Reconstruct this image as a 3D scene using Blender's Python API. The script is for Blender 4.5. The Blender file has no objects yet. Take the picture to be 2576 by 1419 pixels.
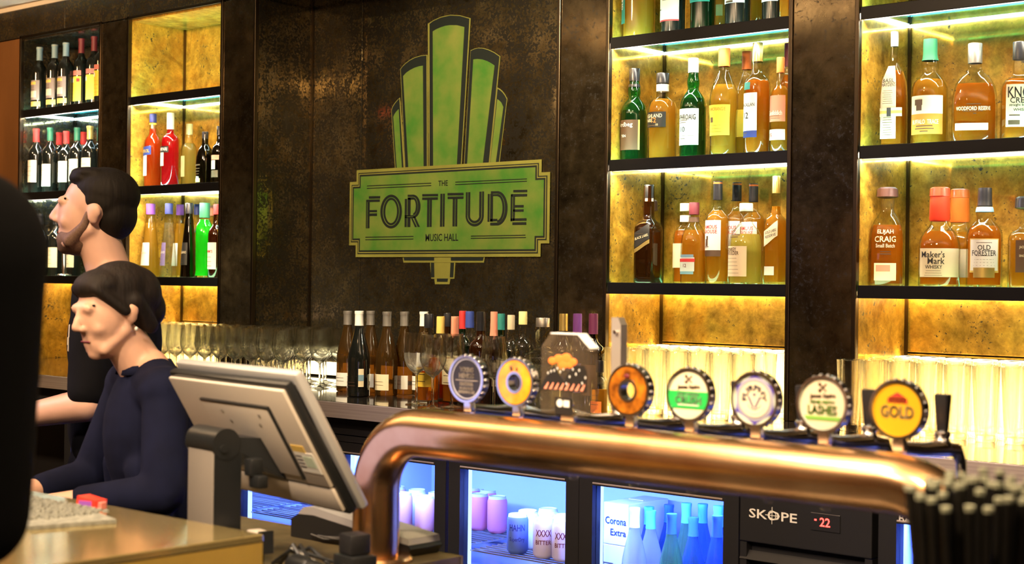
import bpy, bmesh, math, random
from mathutils import Vector, Matrix
random.seed(7)
C = bpy.context.scene.collection
SC = bpy.context.scene
H = 1.45            # eye height above the floor
PHI = math.radians(41.8); CP, SP = math.cos(PHI), math.sin(PHI)
DIST = 3.9          # metres from the lens to the front plane of the back bar
FPX = 3840.0        # focal length measured on the 2576 px wide photograph
ROLL = 0.0125

# ------------------------------------------------------------------ camera
cam = bpy.data.cameras.new('camera'); camo = bpy.data.objects.new('camera', cam); C.objects.link(camo)
cam.sensor_width = 36.0; cam.lens = 36.0*FPX/2576.0
camo.matrix_world = Matrix.Translation((0, -DIST, H)) @ Matrix.Rotation(PHI, 4, 'Z') @ Matrix.Rotation(math.pi/2, 4, 'X') @ Matrix.Rotation(ROLL, 4, 'Z')
cam.clip_start = 0.05; cam.clip_end = 60
cam.dof.use_dof = True; cam.dof.focus_distance = 4.9; cam.dof.aperture_fstop = 5.6
SC.camera = camo
# ------------------------------------------------------------------ world, exposure
SC.view_settings.view_transform = 'Standard'; SC.view_settings.look = 'None'
SC.view_settings.gamma = 1.0; SC.view_settings.exposure = 0.6; SC.view_settings.use_curve_mapping = False
w = bpy.data.worlds.new('world'); SC.world = w; w.use_nodes = True
w.node_tree.nodes['Background'].inputs[0].default_value = (0.012, 0.009, 0.006, 1); w.node_tree.nodes['Background'].inputs[1].default_value = 1.0
SC.cycles.transparent_max_bounces = 32; SC.cycles.max_bounces = 18; SC.cycles.diffuse_bounces = 3
SC.cycles.glossy_bounces = 5; SC.cycles.transmission_bounces = 18
SC.cycles.caustics_reflective = False; SC.cycles.caustics_refractive = False
SC.cycles.sample_clamp_indirect = 4.0; SC.cycles.use_adaptive_sampling = True; SC.cycles.adaptive_threshold = 0.02
# ------------------------------------------------------------------ room downlights and added fill lamps
LAMPS = []
def spot(loc, target, power, col, size=70, blend=0.6, rad=0.08):
    l = bpy.data.lights.new('room_or_fill_spot', 'SPOT'); o = bpy.data.objects.new('room_or_fill_spot', l); C.objects.link(o)
    l.energy = power; l.color = col; l.spot_size = math.radians(size); l.spot_blend = blend; l.shadow_soft_size = rad
    o.location = loc; d = Vector(target)-Vector(loc); o.rotation_euler = d.to_track_quat('-Z', 'Y').to_euler(); LAMPS.append(o); return o
def area(loc, target, power, col, sx, sy):
    l = bpy.data.lights.new('added_area_lamp', 'AREA'); o = bpy.data.objects.new('added_area_lamp', l); C.objects.link(o)
    l.shape = 'RECTANGLE'; l.size = sx; l.size_y = sy; l.energy = power; l.color = col
    o.location = loc; d = Vector(target)-Vector(loc); o.rotation_euler = d.to_track_quat('-Z', 'Y').to_euler(); return o
WARM = (1.0, 0.66, 0.36)
spot((-1.9, -3.9, 2.68), (-2.1, -2.3, 1.1), 190, (1.0, .76, .54), 60)               # onto the till and the brass end
spot((-.9, -3.3, 2.68), (-1.3, -2.0, 1.15), 150, WARM, 75)                # onto the copper font and its badges
spot((-1.9, -2.9, 2.68), (-1.7, -2.0, 1.15), 70, (1.0, .8, .6), 70)
spot((-5.2, -2.9, 2.68), (-3.55, -1.6, 1.6), 70, (.88, .74, 1.0), 40)      # pinkish stage spill on the barman
spot((-3.7, -3.4, 2.68), (-3.0, -1.9, 1.35), 45, (1.0, .58, .34), 45)      # onto the barmaid
spot((-3.3, -1.5, 2.68), (-3.75, .3, 1.75), 150, (1, .78, .46), 62)                  # spot added to brighten the mirror wall and sign
spot((-6.5, -1.8, 2.68), (-6.9, 0, 1.9), 70, (1, .55, .22), 70)
spot((-4.9, -1.0, 2.68), (-4.85, -.2, 1.1), 150, (1, .86, .6), 48)  # spot added to light up the stemmed glasses
spot((-3.7, -1.1, 2.68), (-3.75, -.3, 1.1), 95, (1, .82, .6), 50)  # spot added to brighten the counter's bottles and glasses
spot((-2.3, -1.5, 2.68), (-2.2, 0, 1.4), 22, WARM, 70)
spot((-4.6, -2.9, 2.68), (-5.6, -2.0, 2.35), 300, WARM, 95)                 # two spots added to lift the gantry bottles in the mirrors
spot((-2.6, -2.9, 2.68), (-3.2, -2.0, 2.35), 120, WARM, 95)
spot((-.2, -3.3, 2.68), (-1.8, -2.7, 1.0), 110, (1, .74, .42), 60)     # spot added to brighten the brass end face
area((-3.2, -2.4, 2.42), (-3.2, -2.4, 3), 60, (1, .78, .55), 3.2, .3)   # two area lamps added to light the ceiling and fill the room
area((.2, -2.4, 2.42), (.2, -2.4, 3), 30, (1, .78, .55), 2.2, .3)
for x_ in (-8.5, -6.0, -3.5, -1.0, 1.5): spot((x_, -7.2, 2.7), (x_, -8.2, 1.4), 90, (1, .60, .30), 100)   # spots added so the mirrors reflect a warm rear wall
def at(px, Y):
    u = (px-1288.0)/FPX; q = Y+DIST; d = q/(CP+u*SP)
    return d*(u*CP-SP), d
def W(px, py, Y):
    X, d = at(px, Y)
    return Vector((X, Y, H-(py-(709.5+(px-1288.0)*ROLL))/FPX*d))

# ------------------------------------------------------------------ mesh helpers
class G:
    def __init__(s): s.v = []; s.f = []; s.m = []
    def add(s, vs, fs, mi=0):
        b = len(s.v); s.v += [tuple(v) for v in vs]; s.f += [tuple(i+b for i in f) for f in fs]; s.m += [mi]*len(fs); return s
    def box(s, x0, x1, y0, y1, z0, z1, mi=0, b=0.0):
        if b <= 0:
            vs = [(x, y, z) for z in (z0, z1) for y in (y0, y1) for x in (x0, x1)]
            return s.add(vs, [(0, 2, 3, 1), (4, 5, 7, 6), (0, 1, 5, 4), (2, 6, 7, 3), (0, 4, 6, 2), (1, 3, 7, 5)], mi)
        bm = bmesh.new(); bmesh.ops.create_cube(bm, size=1)
        for v in bm.verts: v.co = Vector(((x0+x1)/2+v.co.x*(x1-x0), (y0+y1)/2+v.co.y*(y1-y0), (z0+z1)/2+v.co.z*(z1-z0)))
        bmesh.ops.bevel(bm, geom=bm.edges[:], offset=b, segments=2, profile=.5, affect='EDGES')
        return s.bm(bm, mi)
    def bm(s, bm, mi=0):
        bm.verts.ensure_lookup_table()
        for i, v in enumerate(bm.verts): v.index = i
        s.add([v.co for v in bm.verts], [[v.index for v in f.verts] for f in bm.faces], mi); bm.free(); return s
    def lathe(s, prof, n=24, mi=0, sq=0, ys=1.0, c=(0, 0, 0)):
        rows = []; b = len(s.v); idx = []
        for r, z in prof:
            if r < 1e-6: idx.append([len(s.v)]); s.v.append((c[0], c[1], c[2]+z)); continue
            row = []
            for k in range(n):
                a = 2*math.pi*k/n; ca, sa = math.cos(a), math.sin(a)
                m = (abs(ca)**sq+abs(sa)**sq)**(-1.0/sq) if sq else 1.0
                row.append(len(s.v)); s.v.append((c[0]+r*m*ca, c[1]+r*m*sa*ys, c[2]+z))
            idx.append(row)
        for a, bb in zip(idx, idx[1:]):
            if len(a) == 1 and len(bb) == 1: continue
            for k in range(n):
                k2 = (k+1) % n
                f = (a[0], bb[k2], bb[k]) if len(a) == 1 else ((a[k], a[k2], bb[0]) if len(bb) == 1 else (a[k], a[k2], bb[k2], bb[k]))
                s.f.append(f); s.m.append(mi)
        return s
    def prism(s, poly, y0, y1, mi=0):      # polygon in x,z pushed along y (y0 front)
        n = len(poly); vs = [(x, y0, z) for x, z in poly]+[(x, y1, z) for x, z in poly]
        return s.add(vs, [tuple(range(n)), tuple(range(2*n-1, n-1, -1))]+[(i, i+n, (i+1) % n+n, (i+1) % n) for i in range(n)], mi)
    def slab(s, poly, z0, z1, mi=0):       # polygon in x,y raised along z
        n = len(poly); vs = [(x, y, z0) for x, y in poly]+[(x, y, z1) for x, y in poly]
        return s.add(vs, [tuple(range(n-1, -1, -1)), tuple(range(n, 2*n))]+[(i, (i+1) % n, (i+1) % n+n, i+n) for i in range(n)], mi)
    def tube(s, pts, r, n=12, mi=0, cap=True):
        pts = [Vector(p) for p in pts]; rs = r if isinstance(r, (list, tuple)) else [r]*len(pts)
        t0 = (pts[1]-pts[0]).normalized(); nrm = t0.orthogonal().normalized(); rows = []
        for i, p in enumerate(pts):
            t = ((pts[min(i+1, len(pts)-1)]-pts[max(i-1, 0)])).normalized()
            nrm = (nrm-t*nrm.dot(t)).normalized(); bi = t.cross(nrm)
            row = []
            for k in range(n):
                a = 2*math.pi*k/n; row.append(len(s.v)); s.v.append(tuple(p+(nrm*math.cos(a)+bi*math.sin(a))*rs[i]))
            rows.append(row)
        for a, b in zip(rows, rows[1:]):
            for k in range(n): s.f.append((a[k], a[(k+1) % n], b[(k+1) % n], b[k])); s.m.append(mi)
        if cap: s.f.append(tuple(rows[0][::-1])); s.m.append(mi); s.f.append(tuple(rows[-1])); s.m.append(mi)
        return s
    def cone(s, p0, p1, r0, r1, n=14, k=4, mi=0):   # capsule with rounded ends
        p0 = Vector(p0); p1 = Vector(p1); ax = (p1-p0); L = ax.length; ax = ax/L if L > 1e-9 else Vector((0, 0, 1))
        pts = []; rs = []
        for i in range(1, k+1): a = math.pi/2*i/k; pts.append(p0-ax*r0*math.cos(a)); rs.append(max(r0*math.sin(a), 1e-4))
        for i in range(k, 0, -1): a = math.pi/2*i/k; pts.append(p1+ax*r1*math.cos(a)); rs.append(max(r1*math.sin(a), 1e-4))
        return s.tube(pts, rs, n, mi)
    def ell(s, c, r, mi=0, n=20, m=12, rot=None):
        b = len(s.v); s.lathe([(math.sin(math.pi*i/m), -math.cos(math.pi*i/m)) if 0 < i < m else (0, -1 if i == 0 else 1) for i in range(m+1)], n, mi)
        for i in range(b, len(s.v)):
            v = Vector((s.v[i][0]*r[0], s.v[i][1]*r[1], s.v[i][2]*r[2]))
            if rot: v = rot @ v
            s.v[i] = tuple(v+Vector(c))
        return s
    def xf(s, M): s.v = [tuple(M @ Vector(v)) for v in s.v]; return s
    def mesh(s, name, mats, smooth=True, ang=40):
        me = bpy.data.meshes.new(name); me.from_pydata(s.v, [], s.f)
        for m in (mats if isinstance(mats, (list, tuple)) else [mats]): me.materials.append(m)
        me.polygons.foreach_set('material_index', s.m)
        if smooth:
            me.shade_smooth(); me.set_sharp_from_angle(angle=math.radians(ang))
        me.update(); return me
    def build(s, name, mats, parent=None, smooth=True, ang=40): return link(name, s.mesh(name, mats, smooth, ang), parent)
def link(name, me, parent=None):
    o = bpy.data.objects.new(name, me); C.objects.link(o)
    if parent is not None: o.parent = parent
    return o
def thing(name, label, cat, loc=(0, 0, 0), rz=0.0, group=None):
    o = bpy.data.objects.new(name, None); C.objects.link(o); o.location = loc; o.rotation_euler = (0, 0, rz); o.empty_display_size = .05
    return tag(o, label, cat, group)
def tag(o, label, cat, group=None):
    o['label'] = label; o['category'] = cat
    if group: o['group'] = group
    return o
def struct(o): o['kind'] = 'structure'; return o

# ------------------------------------------------------------------ materials
def newmat(name):
    m = bpy.data.materials.new(name); m.use_nodes = True; nt = m.node_tree; nt.nodes.clear()
    out = nt.nodes.new('ShaderNodeOutputMaterial'); return m, nt, out
def N(nt, typ, **kw):
    n = nt.nodes.new('ShaderNode'+typ)
    for k, v in kw.items():
        if isinstance(v, bpy.types.NodeSocket): nt.links.new(v, n.inputs[k])
        elif k in n.inputs: n.inputs[k].default_value = v
        else: setattr(n, k, v)
    return n
def c4(c): return (c[0], c[1], c[2], 1.0)
def pm(name, col, rough=.5, metal=0.0, emit=None, es=0.0, coat=0.0, noise=0.0, nscale=30.0, bump=0.0, col2=None, stretch=None, spec=.5):
    m, nt, out = newmat(name); p = N(nt, 'BsdfPrincipled'); nt.links.new(p.outputs[0], out.inputs[0])
    p.inputs['Base Color'].default_value = c4(col); p.inputs['Roughness'].default_value = rough; p.inputs['Metallic'].default_value = metal
    p.inputs['Coat Weight'].default_value = coat; p.inputs['Specular IOR Level'].default_value = spec
    if emit: p.inputs['Emission Color'].default_value = c4(emit); p.inputs['Emission Strength'].default_value = es
    if noise or bump:
        tc = N(nt, 'TexCoord'); mp = N(nt, 'Mapping', Vector=tc.outputs['Object'])
        if stretch: mp.inputs['Scale'].default_value = stretch
        nz = N(nt, 'TexNoise', Vector=mp.outputs[0], Scale=nscale, Detail=5.0)
        if noise:
            rp = N(nt, 'ValToRGB', Fac=nz.outputs[0]); e = rp.color_ramp.elements
            e[0].position = .3; e[1].position = .7; e[0].color = c4(col2 or [x*(1-noise) for x in col]); e[1].color = c4(col)
            nt.links.new(rp.outputs[0], p.inputs['Base Color'])
        if bump:
            b = N(nt, 'Bump', Height=nz.outputs[0], Strength=bump, Distance=.002); nt.links.new(b.outputs[0], p.inputs['Normal'])
    return m
def emi(name, col, s):
    m, nt, out = newmat(name); e = N(nt, 'Emission', Color=c4(col), Strength=s); nt.links.new(e.outputs[0], out.inputs[0]); return m
def antique(name, tint, patch, dark, rough=.08, prough=.4, spots=.45, scale=1.0, pat=.5, cloud=.45, pmet=.55):
    """foxed mirror glass: clear silvering, cloudy tarnish and black flecks"""
    m, nt, out = newmat(name); tc = N(nt, 'TexCoord'); v = tc.outputs['Object']
    n1 = N(nt, 'TexNoise', Vector=v, Scale=4.5*scale, Detail=6.0, Roughness=.6)
    n2 = N(nt, 'TexNoise', Vector=v, Scale=90.0*scale, Detail=4.0, Roughness=.7)
    n3 = N(nt, 'TexNoise', Vector=v, Scale=26.0*scale, Detail=5.0, Roughness=.65)
    cl = N(nt, 'MapRange', Value=n1.outputs[0]); cl.inputs[1].default_value = .38; cl.inputs[2].default_value = .66
    sm = N(nt, 'Math', operation='MULTIPLY_ADD'); nt.links.new(n3.outputs[0], sm.inputs[0]); sm.inputs[1].default_value = .55; nt.links.new(n2.outputs[0], sm.inputs[2])
    s2 = N(nt, 'Math', operation='MULTIPLY_ADD'); nt.links.new(n1.outputs[0], s2.inputs[0]); s2.inputs[1].default_value = .35; nt.links.new(sm.outputs[0], s2.inputs[2])
    fl = N(nt, 'MapRange', Value=s2.outputs[0]); fl.inputs[1].default_value = 1.22-spots*.36; fl.inputs[2].default_value = 1.30-spots*.36
    mx0 = N(nt, 'MixRGB', Fac=cl.outputs[0], Color1=c4(tint), Color2=c4(patch))
    n4 = N(nt, 'TexNoise', Vector=v, Scale=7.0*scale, Detail=8.0, Roughness=.75, Distortion=.8)
    dk = N(nt, 'MapRange', Value=n4.outputs[0]); dk.inputs[1].default_value = .36; dk.inputs[2].default_value = .60; dk.inputs[3].default_value = cloud; dk.inputs[4].default_value = 1.0
    mx = N(nt, 'MixRGB', blend_type='MULTIPLY', Fac=1.0, Color1=mx0.outputs[0]); nt.links.new(dk.outputs[0], mx.inputs[2])
    p1 = N(nt, 'BsdfPrincipled'); nt.links.new(mx.outputs[0], p1.inputs['Base Color']); p1.inputs['Metallic'].default_value = 1; p1.inputs['Roughness'].default_value = rough
    p2 = N(nt, 'BsdfPrincipled'); p2.inputs['Roughness'].default_value = prough; p2.inputs['Metallic'].default_value = pmet; nt.links.new(mx.outputs[0], p2.inputs['Base Color'])
    p3 = N(nt, 'BsdfPrincipled'); p3.inputs['Base Color'].default_value = c4(dark); p3.inputs['Roughness'].default_value = .35
    pf = N(nt, 'MapRange', Value=n3.outputs[0]); pf.inputs[1].default_value = .3; pf.inputs[2].default_value = .7; pf.inputs[3].default_value = pat*.55; pf.inputs[4].default_value = min(1, pat*1.4)
    a = N(nt, 'MixShader'); nt.links.new(pf.outputs[0], a.inputs[0]); nt.links.new(p1.outputs[0], a.inputs[1]); nt.links.new(p2.outputs[0], a.inputs[2])
    b = N(nt, 'MixShader'); nt.links.new(fl.outputs[0], b.inputs[0]); nt.links.new(a.outputs[0], b.inputs[1]); nt.links.new(p3.outputs[0], b.inputs[2])
    nt.links.new(b.outputs[0], out.inputs[0]); return m
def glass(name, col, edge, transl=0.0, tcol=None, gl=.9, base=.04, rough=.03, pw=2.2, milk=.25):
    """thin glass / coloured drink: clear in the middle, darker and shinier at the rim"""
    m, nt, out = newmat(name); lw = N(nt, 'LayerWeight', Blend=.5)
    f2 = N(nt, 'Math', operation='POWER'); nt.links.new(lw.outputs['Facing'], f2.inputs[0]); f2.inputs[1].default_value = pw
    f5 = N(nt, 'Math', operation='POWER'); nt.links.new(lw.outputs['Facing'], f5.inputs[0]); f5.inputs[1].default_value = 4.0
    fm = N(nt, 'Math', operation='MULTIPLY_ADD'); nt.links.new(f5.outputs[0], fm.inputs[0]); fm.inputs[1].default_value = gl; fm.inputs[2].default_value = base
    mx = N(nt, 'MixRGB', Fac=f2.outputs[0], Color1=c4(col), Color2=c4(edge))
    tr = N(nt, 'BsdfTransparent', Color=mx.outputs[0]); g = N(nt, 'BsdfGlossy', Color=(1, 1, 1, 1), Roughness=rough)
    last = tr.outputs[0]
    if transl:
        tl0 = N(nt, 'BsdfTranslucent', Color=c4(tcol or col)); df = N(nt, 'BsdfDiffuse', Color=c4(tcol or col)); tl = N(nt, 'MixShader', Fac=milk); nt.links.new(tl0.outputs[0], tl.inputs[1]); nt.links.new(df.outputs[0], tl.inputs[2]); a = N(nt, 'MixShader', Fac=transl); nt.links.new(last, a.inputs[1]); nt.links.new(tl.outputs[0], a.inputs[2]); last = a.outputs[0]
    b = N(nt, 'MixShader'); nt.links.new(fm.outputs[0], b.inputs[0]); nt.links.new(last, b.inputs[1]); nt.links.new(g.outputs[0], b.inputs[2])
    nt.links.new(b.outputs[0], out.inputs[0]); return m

LED_COOL, LED_WARM, LED_BLUE = 17.0, 24.0, 40.0
M = {}
M['gold'] = antique('gold_mirror', (.97, .56, .065), (.72, .39, .045), (.03, .022, .01), .07, .42, .42, 1.0, .62, .42, .12)
M['smoke'] = antique('smoked_mirror', (.42, .33, .18), (.22, .17, .08), (.012, .010, .007), .06, .34, .85, 1.0, .17)
M['pillar'] = antique('dark_mirror', (.16, .12, .065), (.085, .06, .033), (.008, .007, .005), .09, .30, .55, .9, .28)
M['timber'] = pm('warm_bronze_panel', (.20, .085, .025), .5, .3, noise=.5, nscale=5, stretch=(1, 1, .2))
M['trim'] = pm('bronze_trim', (.10, .075, .05), .28, 1.0)
M['black'] = pm('black_metal', (.012, .012, .014), .35, .6)
M['blackp'] = pm('black_plastic', (.012, .012, .014), .38)
M['coolfront'] = emi('cool_front_strip', (1.0, .90, .72), 190.0)
M['cyanstrip'] = emi('cyan_strip', (.10, .78, 1.0), 3.0)
M['cooldim'] = emi('cool_back_strip', (.45, .90, 1.0), 9.0)
M['cool'] = emi('cool_strip', (.62, .90, 1.0), LED_COOL)
M['warmled'] = emi('warm_panel', (1.0, .74, .34), LED_WARM)
M['blueled'] = emi('blue_tube', (.30, .46, 1.0), 2.2)
M['shelfglass'] = glass('aqua_shelf_glass', (.62, .90, .92), (.12, .46, .52), .05, (.25, .8, .9), .45, .06, .05)
M['clear'] = glass('clear_glass', (.99, .993, .985), (.50, .51, .40), .04, (1, 1, .92), .9, .035, .03, 5.0)
M['clearhb'] = glass('highball_clear', (.99, .985, .97), (.66, .45, .16), .01, (1, 1, .95), .8, .03, .03, 3.0)
M['clearbot'] = glass('clear_bottle_glass', (.95, .96, .93), (.60, .60, .52), 0, (1, 1, 1), .8, .04, .03)
def realglass(name, col, ior=1.45):
    m, nt, out = newmat(name); g = N(nt, 'BsdfGlass', Color=c4(col), Roughness=0.0, IOR=ior); tr = N(nt, 'BsdfTransparent', Color=c4((.97, .975, .96))); mx = N(nt, 'MixShader', Fac=.25)
    nt.links.new(g.outputs[0], mx.inputs[1]); nt.links.new(tr.outputs[0], mx.inputs[2]); nt.links.new(mx.outputs[0], out.inputs[0]); return m
M['stemglass'] = realglass('stem_glass', (.99, .99, .97)); M['tallglass'] = realglass('tall_glass', (.995, .985, .95))
M['acrylic'] = glass('clear_acrylic', (.86, .80, .70), (.6, .58, .52), .16, (.75, .60, .42), .8, .06, .03)
M['liner'] = pm('fridge_liner', (.42, .50, .82), .6)
M['pane'] = glass('fridge_pane', (.93, .95, 1.0), (.6, .7, .9), 0, None, .5, .02, .02)
M['counter'] = pm('polished_black_stone', (.030, .027, .022), .10, 0, coat=.6, noise=.5, nscale=60)
M['steel'] = pm('brushed_steel', (.50, .42, .38), .5, .8, noise=.25, nscale=40, stretch=(.05, 1, 6))
M['chrome'] = pm('chrome', (.90, .90, .92), .16, 1.0)
M['copper'] = pm('aged_copper', (.96, .61, .31), .24, 1.0, noise=.55, nscale=9.0, col2=(.70, .36, .16), bump=.06)
M['brass'] = pm('polished_brass', (.88, .70, .30), .11, .88, noise=.25, nscale=5)
M['brassv'] = pm('satin_brass', (.80, .56, .13), .35, .7, noise=.25, nscale=6)
M['wood'] = pm('worn_bench_top', (.11, .085, .04), .4, 0, noise=.5, nscale=25)
M['floor'] = pm('dark_floor', (.03, .026, .022), .45, 0, noise=.4, nscale=12)
M['wall'] = pm('dark_wall', (.22, .14, .08), .75, 0, noise=.3, nscale=4)
M['ceil'] = pm('cream_plaster', (.62, .55, .45), .8, 0, noise=.05, nscale=10)
M['ceildark'] = pm('black_ceiling', (.02, .018, .016), .8)
def drink(name, col, tcol, transl=.16, ior=1.30):
    m, nt, out = newmat(name); g = N(nt, 'BsdfGlass', Color=c4(col), Roughness=0.0, IOR=ior); tr = N(nt, 'BsdfTransparent', Color=c4(col)); a = N(nt, 'MixShader', Fac=.35)
    nt.links.new(g.outputs[0], a.inputs[1]); nt.links.new(tr.outputs[0], a.inputs[2])
    tl0 = N(nt, 'BsdfTranslucent', Color=c4(tcol)); df = N(nt, 'BsdfDiffuse', Color=c4(tcol)); tl = N(nt, 'MixShader', Fac=.45); nt.links.new(tl0.outputs[0], tl.inputs[1]); nt.links.new(df.outputs[0], tl.inputs[2]); b = N(nt, 'MixShader', Fac=transl); nt.links.new(a.outputs[0], b.inputs[1]); nt.links.new(tl.outputs[0], b.inputs[2])
    nt.links.new(b.outputs[0], out.inputs[0]); return m
M['winered'] = pm('black_wine_glass', (.006, .007, .006), .06, 0, coat=.5)
M['winebrown'] = glass('brown_wine_glass', (.24, .13, .032), (.05, .028, .010), .2, (.5, .27, .07), .7, .06)
M['winegreen'] = glass('olive_wine_glass', (.05, .09, .03), (.01, .02, .01), .12, (.2, .3, .08), .7, .06)
M['green'] = glass('green_glass', (.10, .55, .14), (.01, .16, .04), .06, (.1, .7, .15), .75, .05)
M['darkgreen'] = glass('dark_green_glass', (.02, .09, .04), (.005, .03, .012), .08, (.03, .25, .08), .75, .06)
M['amberdark'] = glass('deep_amber_drink', (.94, .46, .06), (.76, .22, .015), .20, (1.0, .34, .03), .5, .02)
M['amber'] = glass('amber_drink', (.975, .63, .13), (.86, .36, .03), .20, (1.0, .50, .05), .5, .02)
M['honey'] = glass('honey_drink', (.985, .76, .24), (.92, .54, .07), .20, (1.0, .62, .08), .5, .02)
M['straw'] = glass('straw_drink', (.98, .86, .34), (.92, .68, .12), .20, (1.0, .82, .22), .5, .02)
M['orange'] = glass('orange_drink', (.95, .32, .05), (.8, .16, .02), .25, (1.0, .30, .05), .5, .03)
M['redor'] = glass('red_orange_drink', (.92, .12, .02), (.72, .05, .01), .28, (1.0, .11, .015), .5, .03)
M['red'] = glass('red_drink', (.75, .02, .03), (.45, .005, .01), .28, (.9, .02, .03), .5, .03)
M['neon'] = glass('neon_green_drink', (.06, .9, .06), (.02, .7, .03), .75, (.05, 1.0, .06), .5, .03)
M['blackbot'] = glass('near_black_bottle', (.03, .025, .01), (.01, .01, .006), .05, (.1, .06, .02), .7, .06)
M['brownblk'] = glass('brown_black_bottle', (.14, .05, .015), (.03, .012, .005), .15, (.35, .1, .02), .7, .06)
M['amberdark'] = drink('deep_amber_drink', (.965, .52, .07), (1.0, .36, .03), .30); M['amber'] = drink('amber_drink', (.985, .66, .12), (1.0, .50, .05), .30); M['honey'] = drink('honey_drink', (.99, .78, .22), (1.0, .62, .08), .30); M['straw'] = drink('straw_drink', (.99, .88, .36), (1.0, .82, .22), .30)
M['orange'] = drink('orange_drink', (.98, .46, .07), (1.0, .32, .05), .3); M['redor'] = drink('red_orange_drink', (.97, .22, .03), (1.0, .13, .015), .38); M['red'] = drink('red_drink', (.88, .04, .035), (.95, .02, .03), .32)
def paint(name, col, rough=.55, metal=0): M[name] = pm(name, col, rough, metal)
for n_, c_ in dict(cream=(.80, .70, .47), white=(.80, .78, .72), yellow=(.86, .58, .05), paleyellow=(.85, .72, .30), grey=(.25, .22, .22), goldp=(.72, .50, .12), inkblack=(.012, .011, .01),
                   brownink=(.10, .05, .025), redp=(.60, .03, .03), orangep=(.90, .22, .03), maroon=(.14, .012, .02), navy=(.02, .03, .16), bluep=(.03, .06, .30), greenp=(.03, .22, .10),
                   teal=(.02, .20, .17), purple=(.24, .07, .38), salmon=(.75, .28, .18), pink=(.55, .17, .14), silver=(.62, .60, .56), lilac=(.22, .17, .38), brightgreen=(.02, .42, .06), lime=(.35, .55, .12),
                   tan=(.66, .55, .36), plum=(.22, .04, .14), greyblue=(.20, .34, .44), dgrey=(.05, .05, .055), sage=(.55, .66, .52), mint=(.58, .72, .52), lightblue=(.45, .55, .75), canpink=(.75, .20, .30)).items():
    paint(n_, c_)
M['goldfoil'] = pm('gold_foil', (.80, .58, .18), .3, .8); M['redwax'] = pm('red_wax', (.72, .05, .02), .3, 0, coat=.4); M['orangewax'] = pm('orange_wax', (.9, .20, .03), .3, 0, coat=.4)
M['capblack'] = pm('black_cap', (.015, .015, .018), .3); M['pewter'] = pm('pewter_cap', (.45, .42, .38), .35, .8); M['cork'] = pm('dark_wood_stopper', (.10, .04, .03), .4)

# ------------------------------------------------------------------ lettering (one evaluation of all texts)
TX = {}
def prepare_texts(strings):
    tmp = []
    for s in strings:
        cu = bpy.data.curves.new('t', 'FONT'); cu.body = s; cu.align_x = 'CENTER'; cu.align_y = 'CENTER'; cu.resolution_u = 2; cu.offset = .012
        o = bpy.data.objects.new('t', cu); C.objects.link(o); tmp.append((s, o, cu))
    bpy.context.view_layer.update(); dg = bpy.context.evaluated_depsgraph_get()
    for s, o, cu in tmp:
        me = bpy.data.meshes.new_from_object(o.evaluated_get(dg)); vs = [(v.co.x, v.co.y) for v in me.vertices]; fs = [tuple(p.vertices) for p in me.polygons]
        xs = [v[0] for v in vs]; ys = [v[1] for v in vs]; cx, cy = (min(xs)+max(xs))/2, (min(ys)+max(ys))/2; hh = max(ys)-min(ys)
        TX[s] = ([((x-cx)/hh, (y-cy)/hh) for x, y in vs], fs, (max(xs)-min(xs))/hh)
        bpy.data.meshes.remove(me)
    for s, o, cu in tmp: bpy.data.objects.remove(o); bpy.data.curves.remove(cu)
def text_flat(g, s, fn, h, mi=0, wmax=None, squeeze=1.0):
    """letters of height h through fn(x, y) -> point"""
    vs, fs, wd = TX[s]; sx = h*squeeze
    if wmax and wd*sx > wmax: sx = wmax/wd
    g.add([fn(x*sx, y*h) for x, y in vs], fs, mi)
prepare_texts(['THE', 'MUSIC HALL', 'SKOPE', 'BACKBAR', '22', 'Ardbeg', 'TEN', 'HIGHLAND', 'PARK', '12', 'LAPHROAIG', '10', 'GLENMORANGIE', 'MACALLAN', 'Glenfiddich', '15', 'GLENFIDDICH',
  'BLACK LABEL', 'CHIVAS REGAL', 'FAMOUS', 'GROUSE', 'MONKEY', 'SHOULDER', 'GOLD LABEL', 'RESERVE', 'BASIL', "HAYDEN'S", 'BUFFALO  TRACE', 'BH', 'WOODFORD RESERVE', 'KNOB', 'CREEK', 'straight bourbon', 'WHISKEY', '100',
  'ELIJAH', 'CRAIG', 'Small Batch', "Maker's", 'Mark', 'WHISKY', 'OLD', 'FORESTER', 'JACK DANIEL\'S', 'SINGLE BARREL', 'APEROL', 'CAMPARI', 'ROSSI', 'PIMM\'S', 'GALLIANO', 'JIM BEAM',
  'CHIVAS', 'JAMESON', 'Corona', 'Extra', 'HAHN', 'SuperDry', 'XXXX', 'BITTER', 'YOUNG', 'HENRYS', 'FURPHY', 'James Squire', 'ORCHARD', 'CRUSH', 'ONE FIFTY', 'LASHES', 'GOLD', 'FURIOUS', 'REFRESHING ALE', 'NEWTOWNER', 'GLEN', 'VEUVE', 'ES'])

# ================================================================== ROOM SHELL
def structbox(name, x0, x1, y0, y1, z0, z1, m, b=0): return struct(G().box(x0, x1, y0, y1, z0, z1, 0, b).build(name, M[m], None, False))
structbox('floor', -10.2, 3.2, -8.2, .75, -.12, 0, 'floor')
structbox('ceiling', -10.2, 3.2, -8.2, .75, 2.76, 2.9, 'ceil')
structbox('wall_rear', -10.2, 3.2, -8.35, -8.2, 0, 2.76, 'wall')
structbox('wall_left', -10.35, -10.2, -8.2, .75, 0, 2.76, 'wall')
structbox('wall_right', 3.2, 3.35, -8.2, .75, 0, 2.76, 'wall')
ZT = H+1.145                      # soffit of the recesses
ZC = H-.40                        # worktop of the back counter
DEP = .30
BAYS = {'wine': (-6.68, -6.00), 'aperitif': (-5.783, -5.110), 'scotch': (-3.080, -2.394), 'bourbon': (-2.175, -1.490)}
MIR = (-4.895, -3.288)
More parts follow.
